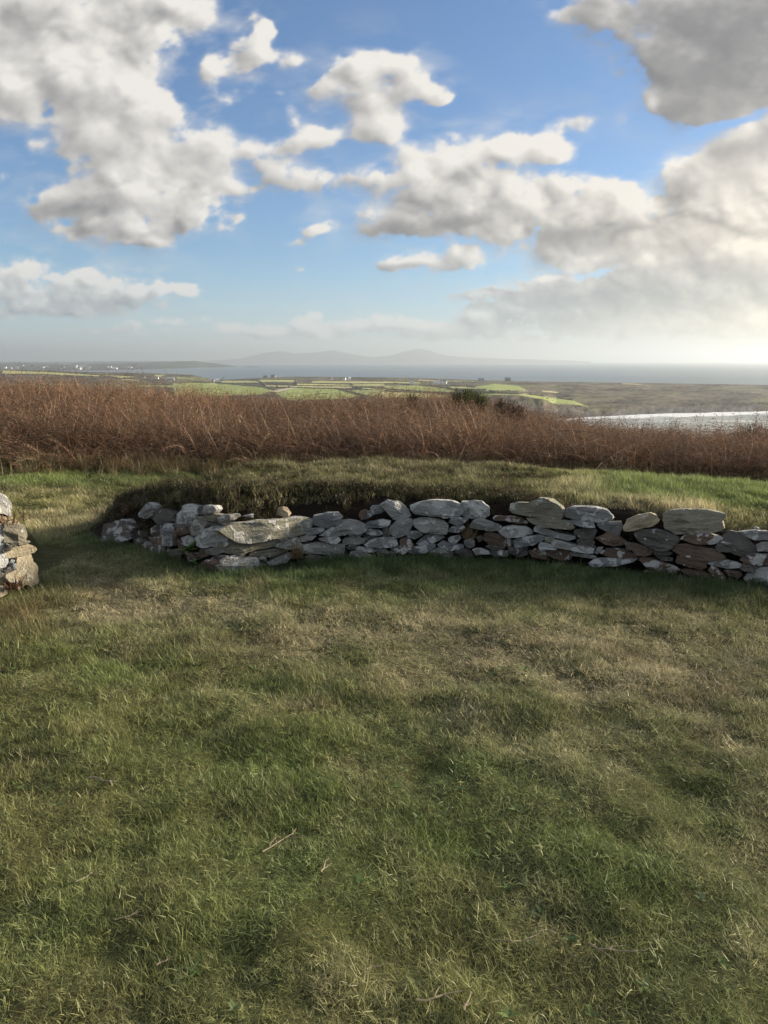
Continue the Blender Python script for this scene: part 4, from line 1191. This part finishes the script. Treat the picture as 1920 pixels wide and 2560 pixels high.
FRESH, OLIVE, STRAW, DEEP, BROWN, BRIGHT = (.165, .215, .074), (.228, .234, .100), (.380, .345, .225), (.078, .118, .048), (.200, .172, .110), (.165, .218, .076)
GRASS = leaf_mat('grass_blade', pale=.55)
def blob(x, y, cx, cy, rx, ry): return np.exp(-((x - cx) / rx) ** 2 - ((y - cy) / ry) ** 2)
def lawn_colour(x, y, r, az):
    n1 = fbm2(x * .9, y * .9, 701, 4); n2 = fbm2(x * 3.3, y * 3.3, 711, 4); n3 = fbm2(x * 8, y * 8, 721, 3)
    c = lerp3(FRESH, OLIVE, np.clip(.38 + .8 * n1 + .5 * n2, 0, 1))
    st = .85 * blob(x, y, 1.1, 4.0, 1.7, 1.05) + .55 * blob(x, y, -.7, 4.6, 1.2, .42) + .35 * blob(x, y, 1.9, 2.6, .9, .9) + .7 * blob(x, y, -1.95, 5.2, .42, .5) + .7 * blob(x, y, -1.35, 4.85, .6, .3) + .6 * blob(x, y, -2.25, 6.0, .4, .6) - .35 * blob(x, y, -1.4, 2.6, 1.2, .9)
    st = np.clip(st + .40 * n2 + .35 * n3 - .03, 0, .92)
    c = lerp3((0, 0, 0), STRAW, st) + c * (1 - st)[:, None]
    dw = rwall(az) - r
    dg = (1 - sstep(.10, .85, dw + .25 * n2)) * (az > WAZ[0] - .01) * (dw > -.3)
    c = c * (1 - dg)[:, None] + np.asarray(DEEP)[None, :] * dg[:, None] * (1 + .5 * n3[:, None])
    br = np.clip((fbm2(x * 3.4 + 9, y * 3.4, 731, 4) - .34) * 5, 0, .5) * sstep(1.8, 3.6, r)
    c = c * (1 - br)[:, None] + np.asarray(BROWN)[None, :] * br[:, None]
    return np.clip(c * (1 + .35 * n3[:, None] + rng.uniform(-.15, .15, len(x))[:, None]), .01, .6), st, dg

def build_lawn():
    P8 = [grass_proto(20, .045, .016, .048, .0018, .9, 1.4) for _ in range(6)] + [grass_proto(26, .055, .025, .065, .0019, 1.5, .6) for _ in range(7)]
    xs, ys = [], []
    for (r0, r1, dn) in ((1.25, 2.4, 4000), (2.4, 3.6, 3000), (3.6, 7.4, 1700)):
        x, y, r, a = sample_sector(r0, r1, -.66, .66, dn); xs.append(x); ys.append(y)
    x = np.concatenate(xs); y = np.concatenate(ys); r = np.hypot(x, y); az = np.arctan2(x, y)
    k = (r < np.where(az > WAZ[0], rwall(az) + .03, 99)) & ~((x < -2.55) & (y > 4.9) & (y < 6.6))
    x, y, r, az = x[k], y[k], r[k], az[k]
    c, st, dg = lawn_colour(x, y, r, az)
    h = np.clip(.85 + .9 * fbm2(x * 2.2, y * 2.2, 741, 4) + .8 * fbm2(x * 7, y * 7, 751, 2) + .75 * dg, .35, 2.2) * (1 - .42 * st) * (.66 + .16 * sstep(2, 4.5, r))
    s = np.stack([1.0 + .15 * h, 1.0 + .15 * h, h], 1) * (rng.uniform(.75, 1.3, len(x)) * (.74 + .22 * sstep(2.2, 4.5, r)))[:, None]
    rot = np.stack([rng.normal(0, .26, len(x)), rng.normal(0, .26, len(x)), rng.uniform(0, 6.28, len(x))], 1)
    z = ground_z(x, y)
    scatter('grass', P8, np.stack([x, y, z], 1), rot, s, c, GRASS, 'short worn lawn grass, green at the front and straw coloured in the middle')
build_lawn()

def rosettes():
    p = []
    for _ in range(4):
        q = Proto()
        for k in range(pr.randint(5, 9)):
            V, T = ribbon((0, 0, .004), pr.uniform(0, 6.283), pr.uniform(.9, 1.35), pr.uniform(.018, .036), pr.uniform(.008, .013), .35, 3); q.add(V, T, pr.uniform(.3, .7))
        p.append(q)
    x, y, r, a = sample_sector(1.3, 4.6, -.62, .62, 26)
    k = fbm2(x * 1.3, y * 1.3, 771, 3) > -.05; x, y = x[k], y[k]; n = len(x)
    c = lerp3((.10, .16, .05), (.17, .21, .09), rng.random(n))
    scatter('low_weeds', p, np.stack([x, y, ground_z(x, y) + .006], 1), np.stack([0 * x, 0 * x, rng.uniform(0, 6, n)], 1), rng.uniform(.7, 1.3, n)[:, None] * np.ones((n, 3)), c, GRASS, 'small broad-leaved weeds scattered through the lawn')
rosettes()

def build_outer():
    """the turf on the bank and the rough grass beyond it"""
    P8 = [grass_proto(17, .05, .025, .07, .0036, .8, 1.3) for _ in range(8)]
    x, y, r, az = sample_sector(4.6, 13.2, -.66, .62, 900)
    px = 960 + F * np.tan(az) / .98
    d = r - rwall(az)
    k = np.where(az > WAZ[0], d > .42, (r > 7.4)) & ~((x < -2.5) & (y < 7.2) & (y > 4.5) & (az < WAZ[0]) & False)
    x, y, r, az, px, d = x[k], y[k], r[k], az[k], px[k], d[k]
    z = ground_z(x, y)
    _, py = pix(x, y, z)
    n1 = fbm2(x * 1.1, y * 1.1, 801, 4); n2 = fbm2(x * 4, y * 4, 811, 4)
    c = lerp3(OLIVE, STRAW, np.clip(.35 + .9 * n1 + .6 * n2, 0, .85))
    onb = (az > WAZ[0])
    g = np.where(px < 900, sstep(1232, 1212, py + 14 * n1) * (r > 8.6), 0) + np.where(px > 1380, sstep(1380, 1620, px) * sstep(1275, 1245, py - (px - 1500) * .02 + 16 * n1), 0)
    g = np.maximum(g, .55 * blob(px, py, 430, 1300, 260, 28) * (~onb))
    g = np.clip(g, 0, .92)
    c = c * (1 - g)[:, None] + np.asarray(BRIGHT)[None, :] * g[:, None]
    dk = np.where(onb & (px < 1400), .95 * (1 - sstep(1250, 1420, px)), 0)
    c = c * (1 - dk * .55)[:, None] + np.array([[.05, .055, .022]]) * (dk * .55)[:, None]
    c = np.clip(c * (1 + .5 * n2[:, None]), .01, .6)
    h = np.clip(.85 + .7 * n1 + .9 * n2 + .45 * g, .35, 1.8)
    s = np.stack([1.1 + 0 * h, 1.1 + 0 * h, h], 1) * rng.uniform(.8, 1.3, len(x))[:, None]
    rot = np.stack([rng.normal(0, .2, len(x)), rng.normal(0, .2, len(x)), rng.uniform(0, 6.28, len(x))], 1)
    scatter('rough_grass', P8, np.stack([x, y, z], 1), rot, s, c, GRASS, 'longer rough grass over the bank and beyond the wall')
build_outer()

def build_heather():
    P6 = [heather_proto() for _ in range(7)]
    x, y, r, az = sample_sector(4.8, 10.5, WAZ[0] - .01, .62, 620)
    px = 960 + F * np.tan(az) / .98; d = r - rwall(az)
    n1 = fbm2(x * 1.6, y * 1.6, 901, 4)
    w = np.interp(px, [225, 480, 700, 1200, 1350, 1600, 2400], [1.0, .98, .9, .85, .35, .16, .1])
    lipw = np.exp(-((d - np.interp(px, [225, 450, 650, 1150, 1300], [.42, .44, .54, .54, .45])) / np.interp(px, [225, 450, 650], [.30, .26, .17])) ** 2)
    up = np.interp(px, [225, 520, 700, 1250, 1400], [.95, .50, .16, .16, .02])
    prob = np.maximum(w * lipw, up * (.45 + 1.5 * n1)) * (d > .20) * (d < np.interp(px, [225, 480, 700, 1300, 1600], [1.3, 2.0, 2.6, 2.8, 1.2]))
    prob = prob * (px > 262 + 14 * n1)
    k = rng.random(len(x)) < prob
    x, y, r, px, d, n1 = x[k], y[k], r[k], px[k], d[k], n1[k]
    z = ground_z(x, y)
    n = len(x); t = np.clip(.4 + 1.2 * n1 + rng.normal(0, .25, n), 0, 1)
    c = lerp3((.052, .045, .028), (.095, .092, .042), t); br = rng.random(n) < .15; c[br] = (.13, .09, .06)
    s = rng.uniform(.6, 1.15, n)[:, None] * np.ones((n, 3)) * np.where(px < 520, .9, np.where(d < .7, .72, .6))[:, None]
    rot = np.stack([rng.normal(.0, .25, n) + np.where(d < .6, .35, 0), rng.normal(0, .25, n), rng.uniform(0, 6.28, n)], 1)
    scatter('heather', P6, np.stack([x, y, z], 1), rot, s, c, leaf_mat('heather_sprig', .8, .12), 'dark heather hanging over the top of the stone wall')
build_heather()

def build_bracken():
    P8 = [bracken_proto(9, .60, 1.30) for _ in range(10)]
    x, y, r, az = sample_sector(11.7, 34, -.62, .60, 15)
    x2, y2, r2, a2 = sample_sector(11.6, 14.5, -.62, .60, 16)
    x, y, r, az = (np.concatenate(q) for q in ((x, x2), (y, y2), (r, r2), (az, a2)))
    n1 = fbm2(x * .35, y * .35, 951, 4); n2 = fbm2(x * 1.2, y * 1.2, 961, 3)
    edge = R_BR + .35 * n2 + np.interp(az, BA_A, np.array([0, 0, 0, .1, .4, .3, .1, 0, 0, 0, 0]))
    k = r > edge
    x, y, r, az, n1, n2 = x[k], y[k], r[k], az[k], n1[k], n2[k]
    n = len(x); z = ground_z(x, y)
    t = np.clip(.5 + 1.1 * n1 + .5 * n2 + rng.normal(0, .18, n), 0, 1)
    c = lerp3((.100, .060, .040), (.220, .142, .094), t)
    gr = np.clip(rng.normal(.1, .2, n), 0, .6); c = c * (1 - gr)[:, None] + np.array([[.27, .215, .15]]) * gr[:, None]
    h = np.clip(.86 + .40 * n1 + .36 * n2, .5, 1.3) * np.where(r < 12.6, .80, 1)
    s = np.stack([rng.uniform(.9, 1.3, n), rng.uniform(.9, 1.3, n), h * rng.uniform(.85, 1.12, n)], 1)
    lean = .14
    rot = np.stack([rng.normal(.06, .16, n), rng.normal(-lean, .22, n), 0 * x], 1)
    yaw = rng.choice(np.array([0, .4, -.4, .8, -.8, 2.8, 3.1, -2.9]), n); rot[:, 2] = yaw
    scatter('bracken', P8, np.stack([x, y, z], 1), rot, s, c, leaf_mat('bracken_frond', .85, .22), 'dead red-brown bracken filling the slope behind the bank')
    # pale tussock grass along the foot of the bracken
    a = rng.uniform(-.62, .60, 1500); rr_ = R_BR + rng.normal(.0, .30, 1500)
    x, y = rr_ * np.sin(a), rr_ * np.cos(a)
    P5 = [grass_proto(22, .07, .16, .38, .005, .55, 1.3) for _ in range(5)]
    n = len(x); t = rng.random(n)
    c = lerp3((.095, .095, .045), (.23, .18, .10), t)
    scatter('tussock_grass', P5, np.stack([x, y, ground_z(x, y)], 1), np.stack([rng.normal(0, .15, n), rng.normal(0, .15, n), rng.uniform(0, 6, n)], 1), rng.uniform(.5, 1.1, n)[:, None] * np.ones((n, 3)), c, GRASS, 'pale tussock grass along the foot of the bracken')
build_bracken()

# ------------------------------------------------------------------ single plants, twigs and loose stones
WOOD = simple_mat('dead_stem', (.23, .185, .125), .9, .25, 30); DARKSTEM = simple_mat('bramble_stem', (.075, .042, .032), .8, .3, 10)
def tube(pts, r0, r1, n=5):
    pts = [np.array(p, float) for p in pts]; V, Fc = [], []
    for i, p in enumerate(pts):
        d = pts[min(i + 1, len(pts) - 1)] - pts[max(i - 1, 0)]; d /= np.linalg.norm(d) + 1e-9
        a = np.cross(d, [0.3, .2, 1]); a /= np.linalg.norm(a) + 1e-9; b = np.cross(d, a)
        r_ = r0 + (r1 - r0) * i / (len(pts) - 1)
        V += [p + r_ * (a * math.cos(2 * math.pi * k / n) + b * math.sin(2 * math.pi * k / n)) for k in range(n)]
    for i in range(len(pts) - 1):
        Fc += [(i * n + k, i * n + (k + 1) % n, (i + 1) * n + (k + 1) % n, (i + 1) * n + k) for k in range(n)]
    Fc += [tuple(range(n - 1, -1, -1)), tuple(range((len(pts) - 1) * n, len(pts) * n))]
    return V, Fc
def join(parts):
    V, Fc = [], []
    for v, f in parts:
        k = len(V); V += list(v); Fc += [tuple(i + k for i in q) for q in f]
    return V, Fc
def foliage_mat(name, a, b):
    m, t, out = new_mat(name)
    g = N(t, 'ShaderNodeNewGeometry')
    n = noise_n(t, g.outputs[0], 40, 3)
    c = ramp(t, n, [(.3, a), (.7, b)])
    d = N(t, 'ShaderNodeBsdfDiffuse'); tr_ = N(t, 'ShaderNodeBsdfTranslucent'); t.links.new(c, d.inputs[0]); t.links.new(c, tr_.inputs[0])
    mm = N(t, 'ShaderNodeMixShader'); mm.inputs[0].default_value = .2
    t.links.new(d.outputs[0], mm.inputs[1]); t.links.new(tr_.outputs[0], mm.inputs[2]); t.links.new(mm.outputs[0], out.inputs[0])
    return m
def bush(name, px, py_top, r, w, h, n, mat, label, cat, leaf=(.04, .10), up=.5):
    """twiggy shrub standing on the slope so that its top shows at py_top"""
    top = at_r(px, py_top, r); g = float(ground_z(top[0], top[1])); H = max(h, top[2] - g)
    t = empty(name, (top[0], top[1], g), label=label, cat=cat)
    rr_ = random.Random(int(px)); parts = []
    stems = []
    for k in range(34):
        a = rr_.uniform(0, 6.283); e = math.sqrt(rr_.uniform(.02, 1)); tip = np.array([w * .5 * e * math.cos(a), w * .4 * e * math.sin(a), H - (w * .38) * (1 - math.sqrt(max(0, 1.02 - e * e))) - rr_.uniform(0, .06)])
        mid = tip * .5 + np.array([0, 0, H * .08]); parts.append(tube([(0, 0, -.05), mid, tip], .015, .004)); stems.append((mid, tip))
    V, Fc = join(parts); mesh('trunk', V, Fc, DARKSTEM, parent=t)
    V, Fc = [], []
    for k in range(n):
        m_, tp = rr_.choice(stems); f = rr_.uniform(.3, 1.0); c = m_ + (tp - m_) * f + np.array([rr_.gauss(0, w * .085), rr_.gauss(0, w * .085), rr_.gauss(0, H * .05)])
        v, q = ribbon(c, rr_.uniform(0, 6.283), abs(rr_.gauss(0, up)), rr_.uniform(*leaf), rr_.uniform(.010, .022), rr_.uniform(-.4, .5), 2)
        b = len(V); V += v; Fc += [tuple(i + b for i in z) for z in q]
    mesh('crown', V, np.array(Fc), mat, parent=t)
GORSE = foliage_mat('gorse_green', (.030, .050, .018), (.075, .095, .035)); RUSTB = foliage_mat('withered_leaf', (.055, .040, .026), (.11, .075, .05)); SALLOW = foliage_mat('grey_twig', (.05, .04, .034), (.10, .08, .065))
bush('gorse_bush', 1160, 975, 21.5, .85, .7, 2000, GORSE, 'dark green gorse bush, the biggest shrub on the brow of the bracken', 'bush')
bush('gorse_bush', 1196, 985, 20.5, .6, .6, 1000, GORSE, 'low gorse shrub against the right flank of the biggest one', 'bush')
bush('shrub', 1030, 984, 23, .34, .6, 200, GORSE, 'small upright dark shrub on the brow left of the gorse', 'bush')
bush('shrub', 1253, 999, 19.5, .45, .7, 620, RUSTB, 'rounded rusty shrub on the brow right of the gorse', 'bush')
bush('shrub', 1292, 1011, 19.5, .6, .6, 620, RUSTB, 'low spreading brown shrub further down the brow from the gorse', 'bush')
bush('shrub', 1880, 1058, 17, .75, .5, 520, SALLOW, 'wispy dark windblown shrub at the far right before the surf', 'bush', up=.9)

def arch(px0, py0, px1, py1, r, rise, label, th=.0045):
    a, b = at_r(px0, py0, r), at_r(px1, py1, r + .3); pts = []
    for k in range(15):
        f = k / 14; q = a + (b - a) * f; q[2] += rise * 4 * f * (1 - f) * (1 - .25 * f); pts.append(q)
    ga = a.copy(); ga[2] = float(ground_z(a[0], a[1])) - .03
    pts = [ga, ga * .4 + a * .6] + pts
    L0 = ga.copy(); V, Fc = tube([p - L0 for p in pts], th, th * .35)
    o = mesh('bramble_stem', V, Fc, DARKSTEM, loc=tuple(L0)); tag(o, label, 'bramble', 'bramble stems arching out of the bracken')
arch(455, 995, 590, 990, 13.5, .16, 'dark bramble stem arching highest above the bracken at left')
arch(742, 1005, 850, 992, 14, .12, 'short dark bramble arch over the bracken in the middle')
arch(1385, 1078, 1560, 1100, 12.4, .06, 'long low bramble stem across the bracken at right')
arch(1500, 1112, 1605, 1112, 12.2, .05, 'lowest bramble stem lying in the bracken at right')
arch(1673, 1063, 1730, 1052, 16, .12, 'thin bramble loop standing up against the surf')
for px, py, r, h, lean, lb in ((1245, 1160, 12.1, .62, .22, 'pale bare fern stalk left of the other at the bracken foot'), (1580, 1190, 11.9, .55, .12, 'pale bare fern stalk rightmost at the bracken foot'), (650, 1020, 15, .9, .2, 'pale stalk standing above the bracken before the green field')):
    q = at_r(px, py, r); q[2] = float(ground_z(q[0], q[1]))
    if h == .9: h = at_r(px, 983, r)[2] - q[2]
    V, Fc = tube([(0, 0, -.03), (lean * h * .3, 0, h * .4), (lean * h * .5, .02, h * .75), (lean * h, 0, h)], .008, .004)
    o = mesh('fern_stalk', V, Fc, WOOD, loc=tuple(q)); tag(o, lb, 'fern stalk', 'pale bare fern stalks')

def twig(px, py, ln, ang, label, r0=.006, fork=2, lift=.012):
    q = at_z(px, py, 0.02); q[2] = float(ground_z(q[0], q[1])) + lift * .6 + .012
    rr_ = random.Random(int(px * 7 + py)); parts = []
    def br(p, a, l, r_):
        pts = [p]; 
        for k in range(5):
            a2 = a + rr_.gauss(0, .28); p = p + np.array([math.cos(a2), math.sin(a2), rr_.gauss(.02, .10)]) * l / 5; p[2] = max(p[2], -.008); pts.append(p)
        parts.append(tube(pts, r_, r_ * .45)); return pts
    m = br(np.array([-ln / 2 * math.cos(ang), -ln / 2 * math.sin(ang), 0.0]), ang, ln, r0)
    for k in range(fork):
        br(m[rr_.randint(1, 4)], ang + rr_.choice([-1, 1]) * rr_.uniform(.5, 1.1), ln * rr_.uniform(.3, .5), r0 * .7)
    V, Fc = join(parts); o = mesh('twig', V, Fc, WOOD, loc=tuple(q)); tag(o, label, 'twig', 'dead twigs lying on the lawn')
for a in [(258, 1957, .20, -.1, 'thick pale twig lying on the greenest part of the lawn at left', .010, 1), (700, 2092, .26, .9, 'forked pale twig standing a little up in the middle of the lawn', .006, 4, .04), (810, 2180, .13, 1.4, 'short upright curled stalk right of the forked pale twig', .006, 1, .04),
          (350, 1580, .14, .2, 'small hooked twig on the lawn below the left end of the wall', .005, 1), (535, 1636, .16, .05, 'thin straw-coloured twig lying level in the mid lawn', .005, 1), (1290, 2340, .22, .05, 'white-tipped twig in the right foreground beside a bare patch', .005, 2),
          (1540, 2375, .24, -.35, 'ragged pale twig rightmost in the foreground', .007, 3), (1100, 2505, .20, .2, 'curved pale twig at the bottom edge of the lawn', .008, 2), (1165, 2520, .10, 1.3, 'short bent stalk at the bottom edge right of the curved twig', .007, 1),
          (935, 2415, .07, .3, 'tiny pale chip of wood near the bottom centre', .008, 0), (420, 2405, .10, .6, 'small tan twig in the left foreground', .006, 2), (210, 2200, .10, 1.1, 'splintered little twig at lower left', .006, 2), (320, 2300, .12, .4, 'brownish twig in the turf left of the bottom centre', .006, 3), (1560, 1645, .18, .1, 'long thin bleached twig on the straw-coloured grass at right', .004, 1)]:
    twig(a[0], a[1], a[2] * .62, a[3], a[4], a[5] * .42, *a[6:])

def loose(px, py, outline, ty, label, z=None, r=None, front=.05, name='stone'):
    q = at_z(px, py, 0.0) if r is None else at_r(px, py, r)
    c, V, Fc, lay, A = stone_geo(np.array(outline), 7000 + int(px), front, front)
    W_ = np.stack([V[:, 0], V[:, 2] * -1, V[:, 1]], 1); n = len(V)
    colr = (*TYPES[ty][0], TYPES[ty][1])
    if z is None: q[2] = float(ground_z(q[0], q[1]))
    o = mesh(name, W_, Fc, STONE, {'col': ('FLOAT_COLOR', np.tile(colr, (n, 1))), 'rnd': ('FLOAT_VECTOR', np.tile((px, py, 3.), (n, 1))), 'layer': ('FLOAT', lay)}, smooth=True, loc=tuple(q)); o.data.set_sharp_from_angle(angle=rad(21))
    tag(o, label, 'stone')
loose(1615, 1264, [(-.07, .0), (-.03, .018), (.075, .006), (.07, -.012), (-.05, -.016)], 't', 'thin pale flat stone sunk in the turf behind the tan boulder', r=6.15, front=.07)
loose(1634, 1276, [(-.035, .0), (-.01, .010), (.04, .005), (.03, -.012), (-.025, -.012)], 't', 'small sliver of pale stone in the turf just below the flat one', r=6.0, front=.03)

# broad-leaved weed growing from the foot of the wall, ferns in the joints
LEAF = foliage_mat('dock_leaf', (.055, .11, .030), (.11, .19, .055))
def weed(px, py, n, size, label, off=.10):
    b = main_base(px); q = b * (1 - off / np.linalg.norm(b[:2])); q[2] = at_r(px, py, math.hypot(q[0], q[1]))[2]
    rr_ = random.Random(int(px)); V, Fc = [], []
    for k in range(n):
        a = rr_.uniform(0, 6.283); le = rr_.uniform(.3, 1.2); ln = size * rr_.uniform(.6, 1.1)
        v, f = ribbon((0, 0, 0), a, le, ln, ln * .42, .9, 5, 0)
        for i in range(5):                 # leaf outline: narrow stalk, wide middle
            mid = (v[2 * i] + v[2 * i + 1]) / 2; s_ = (.12, .7, 1.0, 1.1, 1.0)[i]
            v[2 * i] = mid + (v[2 * i] - mid) * s_; v[2 * i + 1] = mid + (v[2 * i + 1] - mid) * s_
        k0 = len(V); V += v; Fc += [tuple(i + k0 for i in z) for z in f]
    o = mesh('weed', V, np.array(Fc), LEAF, loc=tuple(q)); tag(o, label, 'plant')
weed(470, 1378, 11, .12, 'bright green leafy weed sprouting between stones near the left end of the wall')
weed(487, 1408, 8, .08, 'small round-leaved weed below the leafy one at the foot of the wall', .14)
def tuft(name, q, n, l0, l1, w, c0, c1, label, cat, spread=.06, lean=.6, bend=1.2, seed=1):
    rr_ = random.Random(seed); V, Fc = [], []
    for k in range(n):
        a = rr_.uniform(0, 6.283); r_ = spread * math.sqrt(rr_.random())
        v, f = ribbon((r_ * math.cos(a), r_ * math.sin(a), -.02), rr_.uniform(0, 6.283), rr_.uniform(0, lean), rr_.uniform(l0, l1), w * rr_.uniform(.7, 1.3), rr_.uniform(.2, bend), 4, rr_.uniform(-.5, .5))
        k0 = len(V); V += v; Fc += [tuple(i + k0 for i in z) for z in f]
    o = mesh(name, V, np.array(Fc), foliage_mat(name + '_leaf', c0, c1), loc=tuple(q)); tag(o, label, cat); return o
b = main_base(742); tuft('grass_tuft', b * .985 + np.array([0, 0, .10]), 120, .10, .22, .004, (.10, .075, .045), (.20, .15, .09), 'withered brown grass tuft hanging between the foot stones of the wall', 'grass tuft', .05, 1.3, 1.2, 5)
b = main_base(1172); tuft('grass_tuft', b * .975 + np.array([0, 0, .24]), 140, .06, .15, .003, (.10, .08, .045), (.19, .15, .09), 'dry brown tuft growing out of a gap high in the wall face', 'grass tuft', .05, 1.5, .8, 6)
for i, (px, py, l1, n, c0, c1, lb) in enumerate([(30, 1545, .24, 420, (.12, .10, .05), (.26, .20, .11), 'tall russet grass clump at the very left before the stone wall end'), (115, 1510, .20, 340, (.09, .10, .045), (.20, .17, .09), 'olive grass clump at the foot of the big upright tan block'),
      (75, 1590, .20, 340, (.10, .11, .05), (.22, .18, .10), 'wide yellowing grass clump nearest the camera by the left edge'), (165, 1485, .14, 260, (.07, .085, .04), (.14, .13, .07), 'dark low grass clump right of the tan block'), (215, 1510, .12, 240, (.07, .08, .04), (.15, .13, .07), 'small dark clump beside the worn path')]):
    q = at_z(px, py, 0); q[2] = float(ground_z(q[0], q[1])); tuft('grass_clump', q, n, .07, l1, .0035, c0, c1, lb, 'grass clump', .17, .6, 1.2, 20 + i)
q = left_base(38); q = q + np.array([0.0, .02, .53]); tuft('dead_fern', q, 48, .05, .12, .010, (.11, .07, .042), (.20, .14, .085), 'dead orange-brown fern lying on the stones of the left wall end', 'fern', .10, 1.5, .6, 41)
q = left_base(45); q = q + np.array([-.02, -.03, .07]); tuft('dead_fern', q, 60, .05, .12, .010, (.09, .05, .03), (.17, .10, .06), 'dark withered fern in the hollow beside the tan block', 'fern', .07, 1.4, .8, 42)

# ------------------------------------------------------------------ haze
def build_haze():
    m, t, out = new_mat('haze')
    v = N(t, 'ShaderNodeVolumePrincipled')
    v.inputs['Color'].default_value = (.53, .585, .64, 1); v.inputs['Density'].default_value = 1.1e-4; v.inputs['Anisotropy'].default_value = .50
    t.links.new(v.outputs[0], out.inputs['Volume'])
    L, z0, z1 = 46000.0, -90.0, 310.0
    V = [(a * L, b * L, z) for z in (z0, z1) for a, b in ((-1,-1),(1,-1),(1,1),(-1,1))]
    o = mesh('haze', V, [(0,3,2,1),(4,5,6,7),(0,1,5,4),(1,2,6,5),(2,3,7,6),(3,0,4,7)], m)
    tag(o, 'pale sea haze hanging in the air over bay and hills', 'haze', kind='stuff')
    o.display_type = 'BOUNDS'
build_haze()
